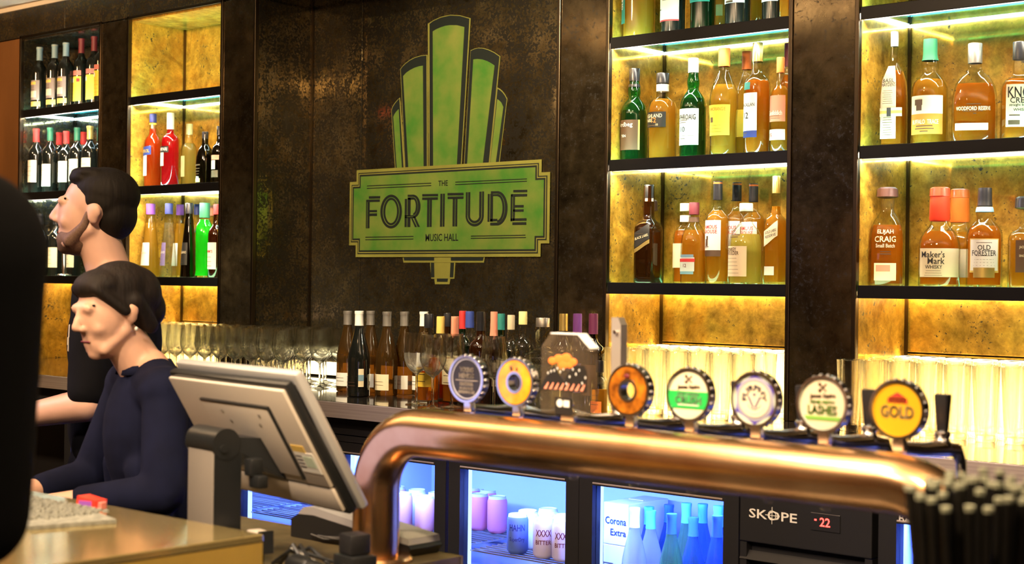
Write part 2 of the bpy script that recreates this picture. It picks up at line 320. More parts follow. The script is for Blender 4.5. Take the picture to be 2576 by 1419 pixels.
wallb = struct(G().box(-10.2, 3.2, .42, .75, 0, 2.76).build('wall_back', M['ceildark'], None, False))
def panel(name, x0, x1, y0, y1, z0, z1, m, b=.0025): return G().box(x0, x1, y0, y1, z0, z1, 0, b).build(name, M[m], wallb, False)
# pier faces, each a mirror panel of its own with open joints
piers = [(-6.00, -5.783), (-5.110, MIR[0]), (MIR[1], -3.080), (-2.394, -2.175), (-1.490, -1.275)]
for x0, x1 in piers:
    panel('pier_panel', x0+.004, x1-.004, 0, .41, ZC, ZT, 'pillar')
panel('pier_panel', -7.30, -6.684, 0, .41, ZC, ZT, 'timber'); panel('pier_panel', -8.6, -7.305, 0, .41, ZC, ZT, 'pillar')
panel('pier_panel', -1.27, -.4, 0, .41, ZC, ZT, 'pillar'); panel('pier_panel', -.395, 1.2, 0, .41, ZC, ZT, 'pillar')
# bulkhead band above the recesses
for x0, x1 in ((-8.6, -6.3), (-6.295, -5.2), (-5.195, -4.1), (-4.095, -3.0), (-2.995, -1.9), (-1.895, -.8), (-.795, 1.2)):
    panel('bulkhead_panel', x0, x1, 0, .41, ZT+.004, 2.735, 'smoke')
panel('bulkhead_panel', -10.2, 3.2, .005, .41, 2.738, 2.76, 'ceil')
# slim bronze edge trims at every recess edge
tr = []
for x0, x1 in list(BAYS.values())+[MIR]:
    for x in (x0, x1):
        tr.append(G().box(x-.007, x+.007, -.006, .012, ZC, ZT+.01, 0, .002).build('edge_trim', M['trim'], wallb, False))
    G().box(x0-.007, x1+.007, -.006, .012, ZT-.004, ZT+.010, 0, .002).build('edge_trim', M['trim'], wallb, False)
for k, (x0, x1) in BAYS.items():
    m = 'gold' if k != 'wine' else 'smoke'
    panel('back_panel', x0, x1, DEP, DEP+.02, H-.03, ZT, m)
    panel('back_panel', x0, x1, DEP, DEP+.02, H-.195, H-.034, 'gold'); panel('back_panel', x0, x1, DEP, DEP+.02, ZC, H-.199, 'gold')
    for xs in ((x0-.001, x0+.006), (x1-.006, x1+.001)):
        panel('side_panel', xs[0], xs[1], .014, DEP-.003, H-.03, ZT, m, .001)
        panel('side_panel', xs[0], xs[1], .014, DEP-.003, ZC, H-.034, 'gold', .001)
    panel('soffit_panel', x0, x1, .014, DEP, ZT-.012, ZT-.002, m, .001)
    G().box(x0+.006, x0+.014, DEP-.010, DEP-.002, ZC, ZT-.012).build('corner_bead', M['trim'], wallb, False)
# mirror alcove with the sign: three tall sheets plus its two cheeks
for x0, x1 in ((MIR[0], -4.585), (-4.582, MIR[1])):
    panel('mirror_sheet', x0, x1, DEP, DEP+.02, ZC, ZT, 'smoke', .002)
for xs in ((MIR[0]-.001, MIR[0]+.006), (MIR[1]-.006, MIR[1]+.001)): panel('side_panel', xs[0], xs[1], .014, DEP-.003, ZC, ZT, 'smoke', .001)
panel('soffit_panel', MIR[0], MIR[1], .014, DEP, ZT-.012, ZT-.002, 'pillar', .001)
G().box(MIR[0]+.006, MIR[0]+.013, DEP-.009, DEP-.002, ZC, ZT-.012).build('corner_bead', M['trim'], wallb, False)

# ================================================================== LIT SHELVES
tiers = [(.794, 'upper'), (.397, 'middle'), (0.0, 'lower')]
for bay, (x0, x1) in BAYS.items():
    for dz, tier in tiers:
        if bay == 'aperitif' and dz > .7: pass
        z = H+dz; t = thing('display_shelf', f'{tier} lit glass shelf with a black front rail in the {bay} recess', 'shelf', ((x0+x1)/2, 0, z), 0, 'lit shelves of the back bar')
        hw = (x1-x0)/2-.008
        G().box(-hw, hw, .012, DEP-.004, -.014, 0).build('glass_slab', M['shelfglass'], t, False)
        G().box(-hw, hw, .000, .006, -.034, .003, 0, .0015).build('front_rail', M['black'], t, False)
        if dz > 0:
            G().box(-hw, hw, .0065, .013, -.030, -.0145).build('light_strip', M['coolfront'], t, False); G().box(-hw, hw, .0175, .0195, -.034, -.0145).build('added_light_baffle', M['black'], t, False); G().box(-hw, hw, .0197, .0205, -.022, -.0165).build('light_strip', M['cyanstrip'], t, False)  # baffle added to steer the front strip's light down, off the mirror
            G().box(-hw, hw, DEP-.010, DEP-.006, -.0185, -.0145).build('light_strip', M['cool'], t, False)
            for a in ((-hw, -hw+.006, .022, DEP-.017, -.0195, -.0145), (hw-.006, hw, .022, DEP-.017, -.0195, -.0145)): G().box(*a).build('light_strip', M['cool'], t, False)
        else:
            for ya, yb_ in ((.008, .016), (DEP-.022, DEP-.012)): G().box(-hw, hw, ya, yb_, -.026, -.0145).build('light_strip', M['warmled'], t, False)  # rear warm strip added to brighten the row above
    # glowing panel behind the glasses
    if bay != 'wine':
        t = thing('light_box', f'glowing warm white light panel behind glasses in the {bay} recess', 'light panel', ((x0+x1)/2, DEP-.004, ZC), 0, 'glowing panels behind the glasses')
        G().box(-hw, hw, -.020, 0, .004, .190, 0, .002).build('diffuser', M['warmled'], t, False)
        G().box(-hw, hw, -.026, 0, .1905, .197, 0, .001).build('top_rail', M['trim'], t, False)

t = thing('added_strip_light', 'unseen warm strip light added behind the stemmed glasses at the mirror', 'strip light', (-4.52, DEP-.012, ZC+.0005))  # unseen strip added to make the wine glasses glow
G().box(-.36, .36, -.010, .010, 0, .008, 0, .001).build('housing', M['trim'], t, False); G().box(-.355, .355, -.008, .008, .0085, .060, 0, .002).build('diffuser', emi('strip_diffuser', (1.0, .82, .48), 3.5), t, False)
# ================================================================== BACK COUNTER
t = thing('back_counter', 'long polished black stone counter with a steel front edge under the shelves', 'counter', (-3.4, 0, ZC))
G().box(-5.2, 5.0, -.55, .41, -.03, 0, 0, .003).build('worktop', M['counter'], t, False)
G().box(-5.2, 5.0, -.556, -.5505, -.052, -.001, 0, .001).build('front_edge', M['steel'], t, False)
G().box(-5.2, 5.0, -.50, .41, -.111, -.0305).build('apron', M['blackp'], t, False)
G().box(-5.2, 5.0, -.03, .41, -ZC, -.1115).build('carcass', M['blackp'], t, False)

# ================================================================== FRIDGES
FZT, FZB, FY = H-.574, .22, -.50
FR = {}
def fridge(name, label, x0, x1, doors, compressor=None, brand=None):
    t = thing(name, label, 'fridge', ((x0+x1)/2, FY, 0)); ox = (x0+x1)/2
    g = G(); yb = .44
    X0, X1 = x0-ox, x1-ox; zt = H-.535
    g.box(X0, X1, yb, yb+.03, .10, zt).box(X0, X0+.02, .03, yb, .10, zt).box(X1-.02, X1, .03, yb, .10, zt).box(X0, X1, .03, yb, zt-.012, zt).box(X0, X1, .03, yb, .10, .14)
    g.box(X0, X1, .0, .03, zt+.0005, zt+.02)
    g.build('cabinet', M['blackp'], t, False)
    G().box(X0+.021, X1-.021, yb-.006, yb-.001, .141, zt-.013).box(X0+.021, X0+.024, .031, yb-.007, .141, zt-.013).box(X1-.024, X1-.021, .031, yb-.007, .141, zt-.013).build('liner', M['liner'], t, False)
    for i, (a, b) in enumerate(doors):
        a -= ox; b -= ox
        d = G()
        f0, f1 = a-.048, b+.048
        d.box(f0, a, -.012, .026, .12, zt-.002).box(b, f1, -.012, .026, .12, zt-.002).box(a, b, -.012, .026, FZT, zt-.002).box(a, b, -.012, .026, .12, FZB)
        d.build('door', M['blackp'], t, False); dd = t.children[-1] if False else [c for c in C.objects if c.parent == t][-1]
        G().box(a, b, .004, .008, FZB, FZT).build('glass_pane', M['pane'], dd, False)
        G().box(a+.002, b-.002, -.016, -.0125, FZT+.004, FZT+.009, 0, .001).build('handle', M['steel'], dd, False)
        bw = G()
        for zz in (H-.83 if i < 9 else 0, H-1.13):
            for k in range(14): bw.box(a-.02, b+.02, .05+k*.027, .053+k*.027, zz-.005, zz-.001)
            bw.box(a-.02, a-.016, .045, .42, zz-.009, zz-.0055).box(b+.016, b+.02, .045, .42, zz-.009, zz-.0055)
        bw.build('wire_shelf', M['pewter'], t, False)
        G().box(a-.025, a-.012, .04, .055, FZB+.02, FZT+.012).build('light_tube', M['blueled'], t, False)
        G().box(a, b, .05, .075, FZT+.012, FZT+.022).build('light_tube', M['blueled'], t, False)
    for a, b in doors:
        area(((a+b)/2, FY+.075, H-.56), ((a+b)/2, FY+.22, H-.95), 11.0, (.15, .27, 1.0), b-a, .03)  # area lamp added inside each door to brighten the blue interior
    if compressor:
        a, b = compressor[0]-ox, compressor[1]-ox
        G().box(a, b, -.012, .03, H-.67, zt-.002, 0, .003).build('fascia', M['blackp'], t, False)
        for k in range(10):
            zz = H-.700-k*.052
            G().add([(a, -.012, zz-.016), (b, -.012, zz-.016), (b, .006, zz+.006), (a, .006, zz+.006), (a, -.004, zz-.020), (b, -.004, zz-.020), (b, .014, zz+.002), (a, .014, zz+.002)],
                    [(0, 1, 2, 3), (7, 6, 5, 4), (0, 4, 5, 1), (3, 2, 6, 7), (0, 3, 7, 4), (1, 5, 6, 2)]).build('grille_slat', M['blackp'], t, False)
        G().box(a, a+.02, -.008, .03, .12, H-.672).box(b-.02, b, -.008, .03, .12, H-.672).box(a+.02, b-.02, .018, .03, .12, H-.672).build('grille_frame', M['blackp'], t, False)
        g = G(); cx = a+(b-a)*.265; zc = H-.594
        text_flat(g, 'SKOPE', lambda x, y: (cx+x, -.0135, zc+y), .024, 0, .15, 1.5)
        g.tube([(cx-.002+math.cos(k*.5236)*.012, -.0135, zc+math.sin(k*.5236)*.012) for k in range(13)], .0012, 5)
        g.tube([(cx-.002, -.0138, zc-.022), (cx-.002, -.0138, zc+.022)], .0010, 5); g.tube([(cx-.022, -.0138, zc), (cx+.018, -.0138, zc)], .0010, 5)
        g.build('brand_plate', M['silver'], t, False)
        dx = a+(b-a)*.665
        di = G().box(dx-.042, dx+.042, -.015, -.0122, H-.617, H-.572, 0, .0015).build('temperature_display', M['capblack'], t, False)
        g = G(); text_flat(g, '22', lambda x, y: (dx+x, -.0156, H-.594+y), .022); g.box(dx-.030, dx-.024, -.0156, -.0154, H-.592, H-.588); g.build('digits', emi('red_digits', (1.0, .04, .03), 6.0), di, False)
    if brand:
        bx, bz = brand[0]-ox, brand[1]; g = G()
        text_flat(g, 'BACKBAR', lambda x, y: (bx+x, -.0135, bz+y), .020, 0, .13); g.build('brand_plate', M['silver'], t, False)
    return t
fridge('bar_fridge', 'black three-door glass bar fridge with grille and red temperature display', -3.822, -1.826, [(-3.772, -3.342), (-3.233, -2.811), (-2.713, -2.269)], (-2.218, -1.834))
fridge('bar_fridge', 'black glass door bar fridge beyond the grille with lettering over its door', -1.822, -.72, [(-1.768, -1.36), (-1.26, -.80)], None, (-1.700, H-.560))
fridge('bar_fridge', 'black glass door bar fridge holding white cartons beside the barmaid', -5.45, -3.828, [(-5.39, -4.98), (-4.83, -4.41), (-4.31, -3.88)])

# ================================================================== SIGN
YS = DEP-.001
sg = thing('wall_sign', 'green and gold art deco music hall emblem fixed on the dark mirror', 'sign', (-4.1, YS, H))
sgoff = Vector((-4.1, YS, H))
M['signgold'] = pm('sign_gold', (.50, .50, .12), .35, .5, noise=.35, nscale=6); M['signgreen'] = pm('sign_green', (.10, .40, .06), .28, .55, noise=.55, nscale=7, col2=(.42, .50, .12)); M['signblack'] = pm('sign_black', (.012, .017, .016), .45)
def s1(cx, cy): p = W(960+cx/3.379, 20+cy/3.379, YS)-sgoff; return (p.x, p.z)
def s2(cx, cy): p = W(860+cx/4.174, 390+cy/4.174, YS)-sgoff; return (p.x, p.z)
def plate(polys, y, name, m, parent=None, th=.0009):
    g = G()
    for p in polys: g.prism(p, -y-th, -y)
    return g.build(name, M[m], parent or sg, False)
def notch(i):
    x0, x1, X0, X1 = -4.603+4.1+i, -3.613+4.1-i, -4.643+4.1+i, -3.572+4.1-i; z0, z1, Z0, Z1 = .141+i, .399-i, .093+i, .446-i
    return [(x0, Z0), (x1, Z0), (x1, z0), (X1, z0), (X1, z1), (x1, z1), (x1, Z1), (x0, Z1), (x0, z1), (X0, z1), (X0, z0), (x0, z0)]
def arc(pts): return pts
blades = [  # outer gold, black band, inner field (traced flat artwork)
 [[(368, 135), (415, 105), (480, 75), (560, 58), (640, 62), (732, 88), (670, 1345), (392, 1362)], [(385, 136), (415, 113), (480, 83), (560, 65), (640, 69), (722, 92), (664, 1345), (400, 1362)], [(414, 200), (445, 181), (480, 166), (520, 153), (560, 147), (620, 148), (682, 163), (632, 1348), (432, 1360)]],
 [[(137, 520), (155, 495), (180, 470), (215, 442), (260, 419), (310, 404), (367, 399), (382, 1362), (190, 1372)], [(143, 522), (160, 498), (184, 475), (218, 448), (262, 425), (312, 410), (359, 405), (374, 1362), (194, 1372)], [(165, 580), (190, 552), (220, 530), (260, 509), (300, 496), (331, 491), (348, 1362), (220, 1370)]],
 [[(65, 870), (75, 838), (90, 812), (112, 785), (137, 762), (192, 1372), (104, 1378)], [(70, 872), (80, 842), (95, 817), (114, 792), (134, 771), (177, 1372), (111, 1378)], [(86, 925), (96, 903), (110, 882), (130, 861), (164, 1372), (122, 1377)]],
 [[(733, 360), (765, 346), (800, 338), (840, 341), (880, 351), (935, 376), (987, 411), (906, 1332), (688, 1345)], [(736, 365), (766, 351), (800, 343), (840, 346), (880, 357), (932, 381), (979, 414), (898, 1332), (694, 1344)], [(760, 438), (795, 434), (835, 438), (880, 453), (912, 470), (941, 490), (850, 1334), (718, 1343)]],
 [[(963, 676), (985, 686), (1010, 708), (1032, 737), (1050, 772), (990, 1326), (904, 1332)], [(968, 688), (986, 698), (1008, 718), (1028, 744), (1045, 776), (984, 1326), (912, 1331)], [(968, 776), (985, 787), (1003, 806), (1020, 843), (960, 1328), (915, 1331)]]]
for i, (a, b, c) in enumerate(blades):
    y = .0 if i else .0012
    bl = plate([[s1(*p) for p in a]], y, 'fan_blade', 'signgold')
    plate([[s1(*p) for p in b]], y+.001, 'dark_band', 'signblack', bl); plate([[s1(*p) for p in c]], y+.002, 'green_field', 'signgreen', bl)
st = plate([[s2(*p) for p in ((635, 1060), (1502, 1060), (1490, 1130), (645, 1130))], [s2(*p) for p in ((925, 1132), (1190, 1132), (1182, 1300), (940, 1300))], [s2(*p) for p in ((972, 1302), (1140, 1302), (1132, 1357), (980, 1357))]], 0, 'stem', 'signgold')
plate([[s2(*p) for p in q] for q in (((648, 1075), (968, 1075), (968, 1108), (656, 1108)), ((1145, 1075), (1488, 1075), (1480, 1110), (1145, 1110)), ((935, 1132), (968, 1132), (974, 1284), (938, 1284)), ((1142, 1132), (1178, 1132), (1172, 1284), (1136, 1284)), ((1000, 1297), (1116, 1297), (1112, 1331), (1002, 1331)))], .001, 'dark_band', 'signblack', st)
pl = plate([notch(0)], .004, 'name_plate', 'signgold')
for i, m in ((.0125, 'signblack'), (.0165, 'signgold'), (.0205, 'signblack'), (.0275, 'signgreen')):
    plate([notch(i)], .005+i*.06, 'plate_border' if m != 'signgreen' else 'green_field', m, pl)
yl = -.0085
g = G()
def q2(*pts): g.prism([s2(*p) for p in pts], yl-.0006, yl)
def bar(x0, x1, y0, y1, sl=-.065):    # a strip of lettering, following the slope of the traced line
    q2((x0, y0), (x1, y0+(x1-x0)*sl*.25), (x1, y1+(x1-x0)*sl*.25), (x0, y1))
def ring(cx, cy, rx, ry, tx, a0, a1, n=28, ty=None):
    ty = ty or tx
    for k in range(n):
        p = []
        for a in (a0+(a1-a0)*k/n, a0+(a1-a0)*(k+1)/n): p.append((math.cos(math.radians(a)), math.sin(math.radians(a))))
        (c0, s0), (c1, s1_) = p
        q2((cx+rx*c0, cy+ry*s0), (cx+rx*c1, cy+ry*s1_), (cx+(rx-tx)*c1, cy+(ry-ty)*s1_), (cx+(rx-tx)*c0, cy+(ry-ty)*s0))
bar(290, 408, 434, 459); bar(272, 404, 470, 494); bar(262, 272, 472, 770); bar(277, 299, 496, 769); bar(300, 376, 579, 601); bar(299, 376, 615, 641)
ring(525, 594, 113, 177, 24, 0, 360, 40, 26); ring(525, 594, 82, 144, 20, 0, 360, 40, 22)
bar(668, 690, 462, 756); bar(697, 728, 452, 638); bar(697, 728, 660, 756); bar(697, 760, 418, 440); bar(697, 757, 447, 470); bar(668, 760, 634, 645); bar(668, 760, 650, 664)
ring(757, 540, 75, 122, 26, -90, 90, 18, 22); ring(757, 540, 45, 94, 18, -90, 90, 18, 22)
q2((735, 664), (752, 664), (798, 757), (778, 758)); q2((758, 650), (778, 646), (828, 754), (806, 756))
bar(850, 1015, 412, 436); bar(850, 1013, 447, 473); bar(903, 926, 470, 757); bar(931, 951, 470, 756)
bar(1040, 1061, 408, 754); bar(1067, 1086, 407, 753)
bar(1115, 1282, 400, 426); bar(1117, 1282, 438, 463); bar(1171, 1193, 460, 750); bar(1199, 1219, 460, 750)
bar(1308, 1326, 392, 640); bar(1332, 1353, 391, 640); bar(1449, 1471, 386, 640); bar(1478, 1497, 384, 640)
ring(1402, 638, 95, 112, 18, 0, 180, 18, 26); ring(1402, 638, 70, 78, 21, 0, 180, 18, 24)
bar(1538, 1556, 410, 702); bar(1564, 1592, 408, 700); bar(1570, 1640, 382, 406); bar(1592, 1640, 412, 432); bar(1564, 1640, 672, 696); bar(1566, 1640, 712, 740)
ring(1640, 560, 106, 180, 26, -90, 90, 24, 26); ring(1640, 560, 74, 150, 20, -90, 90, 24, 24)
bar(1805, 1950, 368, 393); bar(1786, 1950, 412, 438); bar(1779, 1796, 414, 696); bar(1803, 1822, 438, 692); bar(1822, 1915, 527, 552); bar(1803, 1915, 573, 597); bar(1782, 1946, 667, 692); bar(1800, 1944, 708, 735)
for x0, x1, y0, y1 in ((268, 942, 322, 292), (268, 942, 348, 318), (1195, 1946, 282, 247), (1195, 1946, 308, 272), (258, 762, 860, 851), (258, 762, 886, 878), (1365, 1938, 848, 838), (1365, 1943, 872, 862)):
    q2((x0, y0), (x1, y1), (x1, y1+8), (x0, y0+8))
x0, z0 = s2(1066, 297); x1, z1 = s2(1059, 866)
text_flat(g, 'THE', lambda x, y: (x0+x, yl-.0003, z0+y), .021, 0, None, .95)
text_flat(g, 'MUSIC HALL', lambda x, y: (x1+x, yl-.0003, z1+y), .0285, 0, .176)
g.build('lettering', M['signblack'], pl, False)
# ================================================================== BOTTLES
PROF = {
 'bordeaux': [(0, 0), (.9, 0), (1, .012), (1, .585), (.985, .62), (.90, .665), (.70, .705), (.50, .735), (.40, .77), (.37, .80), (.36, .96), (.41, .962), (.41, .985), (.38, 1.0), (0, 1.0)],
 'burgundy': [(0, 0), (.9, 0), (1, .012), (1, .40), (.97, .46), (.86, .54), (.68, .64), (.50, .73), (.40, .80), (.365, .85), (.36, .96), (.40, .962), (.40, .99), (.37, 1.0), (0, 1.0)],
 'round': [(0, 0), (.88, 0), (1, .016), (1, .55), (.985, .59), (.90, .64), (.72, .68), (.50, .71), (.41, .745), (.38, .79), (.36, .90), (.36, .985), (0, .985)],
 'bulge': [(0, 0), (.88, 0), (1, .016), (1, .50), (.98, .545), (.88, .595), (.66, .64), (.46, .675), (.43, .70), (.48, .74), (.48, .775), (.40, .82), (.37, .86), (.36, .985), (0, .985)],
 'lady': [(0, 0), (.86, 0), (.97, .02), (.93, .10), (.93, .34), (1.0, .46), (1, .52), (.94, .59), (.80, .655), (.56, .72), (.42, .765), (.38, .80), (.36, .985), (0, .985)],
 'squat': [(0, 0), (.88, 0), (1, .02), (1, .56), (.98, .61), (.88, .665), (.66, .70), (.45, .725), (.42, .78), (.42, .985), (0, .985)],
 'shoulder': [(0, 0), (.90, 0), (1, .016), (1, .60), (.97, .64), (.85, .675), (.60, .70), (.42, .725), (.37, .77), (.36, .985), (0, .985)],
 'dome': [(0, 0), (.90, 0), (1, .018), (1, .44), (.98, .52), (.90, .60), (.74, .67), (.52, .72), (.40, .755), (.36, .79), (.36, .985), (0, .985)],
 'arch': [(0, 0), (.93, 0), (1, .02), (1, .40), (.97, .49), (.86, .585), (.66, .66), (.40, .705), (.31, .74), (.29, .80), (.29, .985), (0, .985)],
 'squarish': [(0, 0), (.94, 0), (1, .018), (1, .52), (.97, .565), (.84, .605), (.55, .635), (.42, .66), (.39, .70), (.37, .985), (0, .985)],
 'maker': [(0, 0), (.92, 0), (1, .02), (1, .36), (.99, .43), (.90, .50), (.72, .56), (.50, .605), (.42, .64), (.42, .985), (0, .985)],
 'tall': [(0, 0), (.92, 0), (1, .012), (.86, .30), (.68, .56), (.50, .76), (.42, .82), (.40, .985), (0, .985)],
 'bamboo': [(0, 0), (.88, 0), (1, .02), (.92, .12), (.97, .20), (.96, .44), (1.0, .52), (.98, .62), (.86, .69), (.62, .75), (.48, .79), (.45, .985), (0, .985)],
}
def rad(prof, z):
    p = [q for q in PROF[prof]]
    for (r0, z0), (r1, z1) in zip(p, p[1:]):
        if z0 <= z <= z1 and z1 > z0: return r0+(r1-r0)*(z-z0)/(z1-z0)
    return p[-2][0]
CAT = {'wine_bottle': 'bottle', 'whisky_bottle': 'bottle', 'liqueur_bottle': 'bottle', 'spirit_bottle': 'bottle', 'aperitif_bottle': 'bottle'}
def nth(i): return ('first second third fourth fifth sixth seventh eighth ninth tenth eleventh twelfth thirteenth fourteenth fifteenth sixteenth seventeenth eighteenth nineteenth twentieth'.split())[i]
def mult(t, sq): return (abs(math.cos(t))**sq+abs(math.sin(t))**sq)**(-1.0/sq) if sq else 1.0
def bottle(name, label, loc, R, Ht, prof, gmat='clearbot', liq=None, fill=.66, cap=(.86, 'capblack', 'screw'), labels=(), texts=(), lines=(), sq=0, ys=1.0, rz=0.0, group=None, n=24, band=None):
    t = thing(name, label, 'bottle', loc, math.radians(rz), group)
    P = PROF[prof]
    G().lathe([(r*R, z*Ht) for r, z in P], n, 0, sq, ys).build('glass_body', M[gmat], t)
    if liq:
        zs = sorted(set([.03]+[z for r, z in P if .03 < z < fill]+[fill])); pr = [(0, .03*Ht)]+[(max(rad(prof, z)*R*.90, .002), z*Ht) for z in zs]+[(0, fill*Ht)]
        G().lathe(pr, n, 0, sq, ys).build('drink', M[liq], t)
    if cap:
        z0, cm, style = cap; rn = max(rad(prof, z) for z in (z0, (z0+1)/2, .975))*R; g = G()
        if style == 'screw': g.lathe([(rn*1.02, z0*Ht), (rn*1.10, z0*Ht+.0005), (rn*1.10, Ht-.002), (rn*1.03, Ht), (0, Ht+.0003)], 18)
        elif style == 'foil': g.lathe([(rad(prof, z)*R*1.05+.0004, z*Ht) for z in [z0+(.98-z0)*k/6 for k in range(7)]]+[(rad(prof, .98)*R*1.04, Ht+.0006), (0, Ht+.0008)], 18)
        elif style == 'wax': g.lathe([(rad(prof, z0)*R*1.12, z0*Ht), (rad(prof, z0)*R*1.22, z0*Ht+.006), (rn*1.12, (z0+.72*(1-z0))*Ht), (rn*1.20, (z0+.74*(1-z0))*Ht), (rn*1.12, Ht-.003), (rn*.9, Ht), (0, Ht)], 18)
        elif style == 'cork': g.lathe([(rn*.9, z0*Ht), (rn*1.35, z0*Ht+.001), (rn*1.75, z0*Ht+.004), (rn*1.65, Ht-.005), (rn*1.25, Ht), (0, Ht)], 18)
        g.build('cap', M[cm], t)
    if band: 
        z0, z1, bm_ = band; G().lathe([(rad(prof, z)*R*1.04+.0006, z*Ht) for z in (z0, (z0+z1)/2, z1)], 18).build('neck_band', M[bm_], t)
    def sp(th, z, e):      # a point on the surface, th from the front
        a = th-math.pi/2; m = mult(a, sq)*(rad(prof, z)*R)
        return Vector((m*math.cos(a)+e*math.cos(a), (m*math.sin(a))*ys+e*math.sin(a), z*Ht))
    for L in labels:
        z0, z1, ha, lm = L[:4]; ca = L[4] if len(L) > 4 else 0; slope = L[5] if len(L) > 5 else 0; g = G(); nx, nz = 14, 5
        vs = []
        for j in range(nz+1):
            for i in range(nx+1):
                th = math.radians(ca-ha+2*ha*i/nx); z = z0+(z1-z0)*j/nz+slope*(i/nx-.5); vs.append(sp(th, z, .0009 if len(L) < 7 else L[6]))
        g.add(vs, [(j*(nx+1)+i, j*(nx+1)+i+1, (j+1)*(nx+1)+i+1, (j+1)*(nx+1)+i) for j in range(nz) for i in range(nx)])
        g.build('label', M[lm], t)
    for T in texts:
        s, zc, h, tm = T[:4]; ca = math.radians(T[4] if len(T) > 4 else 0); wmax = (T[5] if len(T) > 5 else 1.5)*R; slope = T[6] if len(T) > 6 else 0; vert = len(T) > 7 and T[7]
        g = G()
        def fn(x, y):
            if vert: x, y = -y, x
            rr = rad(prof, zc)*R; th = math.atan(x/rr) if sq else x/rr
            return sp(ca+th, zc+(y+slope*x)/Ht, .0016)
        text_flat(g, s, fn, h, 0, wmax); g.build('lettering', M[tm], t, False)
    if lines:      # rows of print too small to read, as thin bars
        g = G()
        for z, a0, a1, hh in lines:
            zz = z; k = 6; vs = []
            for i in range(k+1):
                th = math.radians(a0+(a1-a0)*i/k); vs += [sp(th, zz, .0015), sp(th, zz+hh/Ht, .0015)]
            g.add(vs, [(2*i, 2*i+2, 2*i+3, 2*i+1) for i in range(k)])
        so_ = g.build('small_print', M['brownink'], t, False); so_['kind'] = 'stuff'
    return t
def put(px, top, wpx, Y, sz, wf=1.0):
    X, d = at(px, Y); z = W(px, top, Y).z
    return (X, Y, sz+.0005), wpx/2*d/FPX/wf, z-sz
def para(z0, z1, a0, a1, n, hh=.0016):
    return [(z0+(z1-z0)*k/max(1, n-1), a0+(k*7 % 5), a1-(k*11 % 9), hh) for k in range(n)]

S1, S2, S3 = H+.794, H+.397, H+.0
# ---------------------------------------------------------- wine recess, three tiers
for i, (px, top) in enumerate(((93, 110), (131, 104), (159, 100))):
    loc, R, Ht = put(px, top, 33, .05, S1)
    bottle('wine_bottle', ['dark wine bottle with grey label, standing at the outer end of the top shelf', 'middle of the three grey-label dark wine bottles on the top shelf', 'grey-label dark wine bottle next to a yellow-label one on the top shelf'][i], loc, .037, .305, 'bordeaux', 'winered', None, 0, (.79, 'greyblue', 'foil'),
           [(.16, .47, 52, 'grey'), (.06, .135, 58, 'goldp'), (.40, .445, 30, 'goldp', -6, 0, .0014), (.20, .30, 34, 'sage', -6, 0, .0014)], (), para(.32, .36, -34, 12, 2), rz=8, band=(.985, .999, 'goldp'), group='wine bottles in the wine recess')
for i, (px, top, Y) in enumerate(((198, 80, .10), (230, 70, .10), (251, 64, .045))):
    loc, R, Ht = put(px, top, 33, Y, S1)
    bottle('wine_bottle', ['yellow-label wine bottle with a round red seal on the top shelf', 'yellow-label wine bottle with small picture beside the red-seal one', 'yellow-label wine bottle half hidden behind the dark pier'][i], loc, .036, .325, 'bordeaux', 'winered', None, 0, (.79, 'maroon', 'foil'),
           [(.09, .445, 56, 'yellow'), (.46, .53, 56, 'pink'), (.36, .42, 18, 'white', -24, 0, .0014)]+([(.365, .415, 13, 'redp', 34, 0, .0018)] if i == 0 else []), (), para(.14, .30, -40, 30, 4, .0008), group='wine bottles in the wine recess')
row2 = [(87, 325, .05, 'redp', 'white', 'red-capsule wine bottle with a plain white label, middle shelf'),
        (122, 322, .07, 'darkgrn', 'white', 'green-capsule wine bottle with a low cream label, middle shelf'), (163, 331, .105, 'redp', 'white', 'red-capsule wine bottle with white label beside the green-capsule one'),
        (190, 322, .10, 'darkgrn', 'cream', 'green-capsule wine bottle behind the head of the barman'), (222, 318, .09, 'goldfoil', 'cream', 'dark wine bottle with an orange foil top near the pier'), (247, 322, .17, 'darkgrn', 'cream', 'dark wine bottle cut off by the pier, middle shelf'),
        (145, 334, .15, 'redp', 'cream', 'red-capsule wine bottle in the back row behind the low cream label'), (206, 333, .21, 'redp', 'cream', 'red-capsule wine bottle in the back row next to the pier')]
paint('darkgrn', (.015, .12, .07), .35)
for px, top, Y, cm, lm, lab in row2:
    loc, R, Ht = put(px, top, 34, Y, S2)
    lo = .10 if 'low' in lab else .17
    bottle('wine_bottle', lab, loc, .037, min(Ht, .325), 'bordeaux', 'winered', None, 0, (.80, cm, 'foil'), [(lo, lo+.34, 62, lm)], (), para(lo+.10, lo+.24, -30, 30, 3, .0012), group='wine bottles in the wine recess')
row3 = ((99, .10, 'first'), (140, .11, 'second'), (182, .10, 'third'), (164, .21, 'back'))
for i, (px, Y, nm) in enumerate(row3):
    X, d = at(px, Y)
    bottle('wine_bottle', [nm+' dark wine bottle from the recess end on the lowest shelf, cream label' if nm != 'back' else 'dark wine bottle in the back row of the lowest shelf, behind cream labels'][0], (X, Y, S3+.0005), .0375, .30, 'bordeaux', 'winered', None, 0, (.83, 'capblack', 'foil'),
           [(.14, .46, 66, 'cream')], (), para(.20, .40, -10, 26, 4, .0014), group='back row wine bottles on the lowest shelf' if nm == 'back' else 'wine bottles in the wine recess')
X, d = at(161, .033)
t = thing('bar_stand', 'slim steel rod on a round base before the wine bottles', 'stand', (X, .033, S3+.004))
G().lathe([(0, 0), (.030, 0), (.031, .003), (.026, .007), (.010, .010), (.0, .010)], 24).build('base', M['chrome'], t); G().lathe([(.0105, .009), (.0105, .11), (.008, .115), (.008, .16), (0, .162)], 16).build('rod', M['chrome'], t)

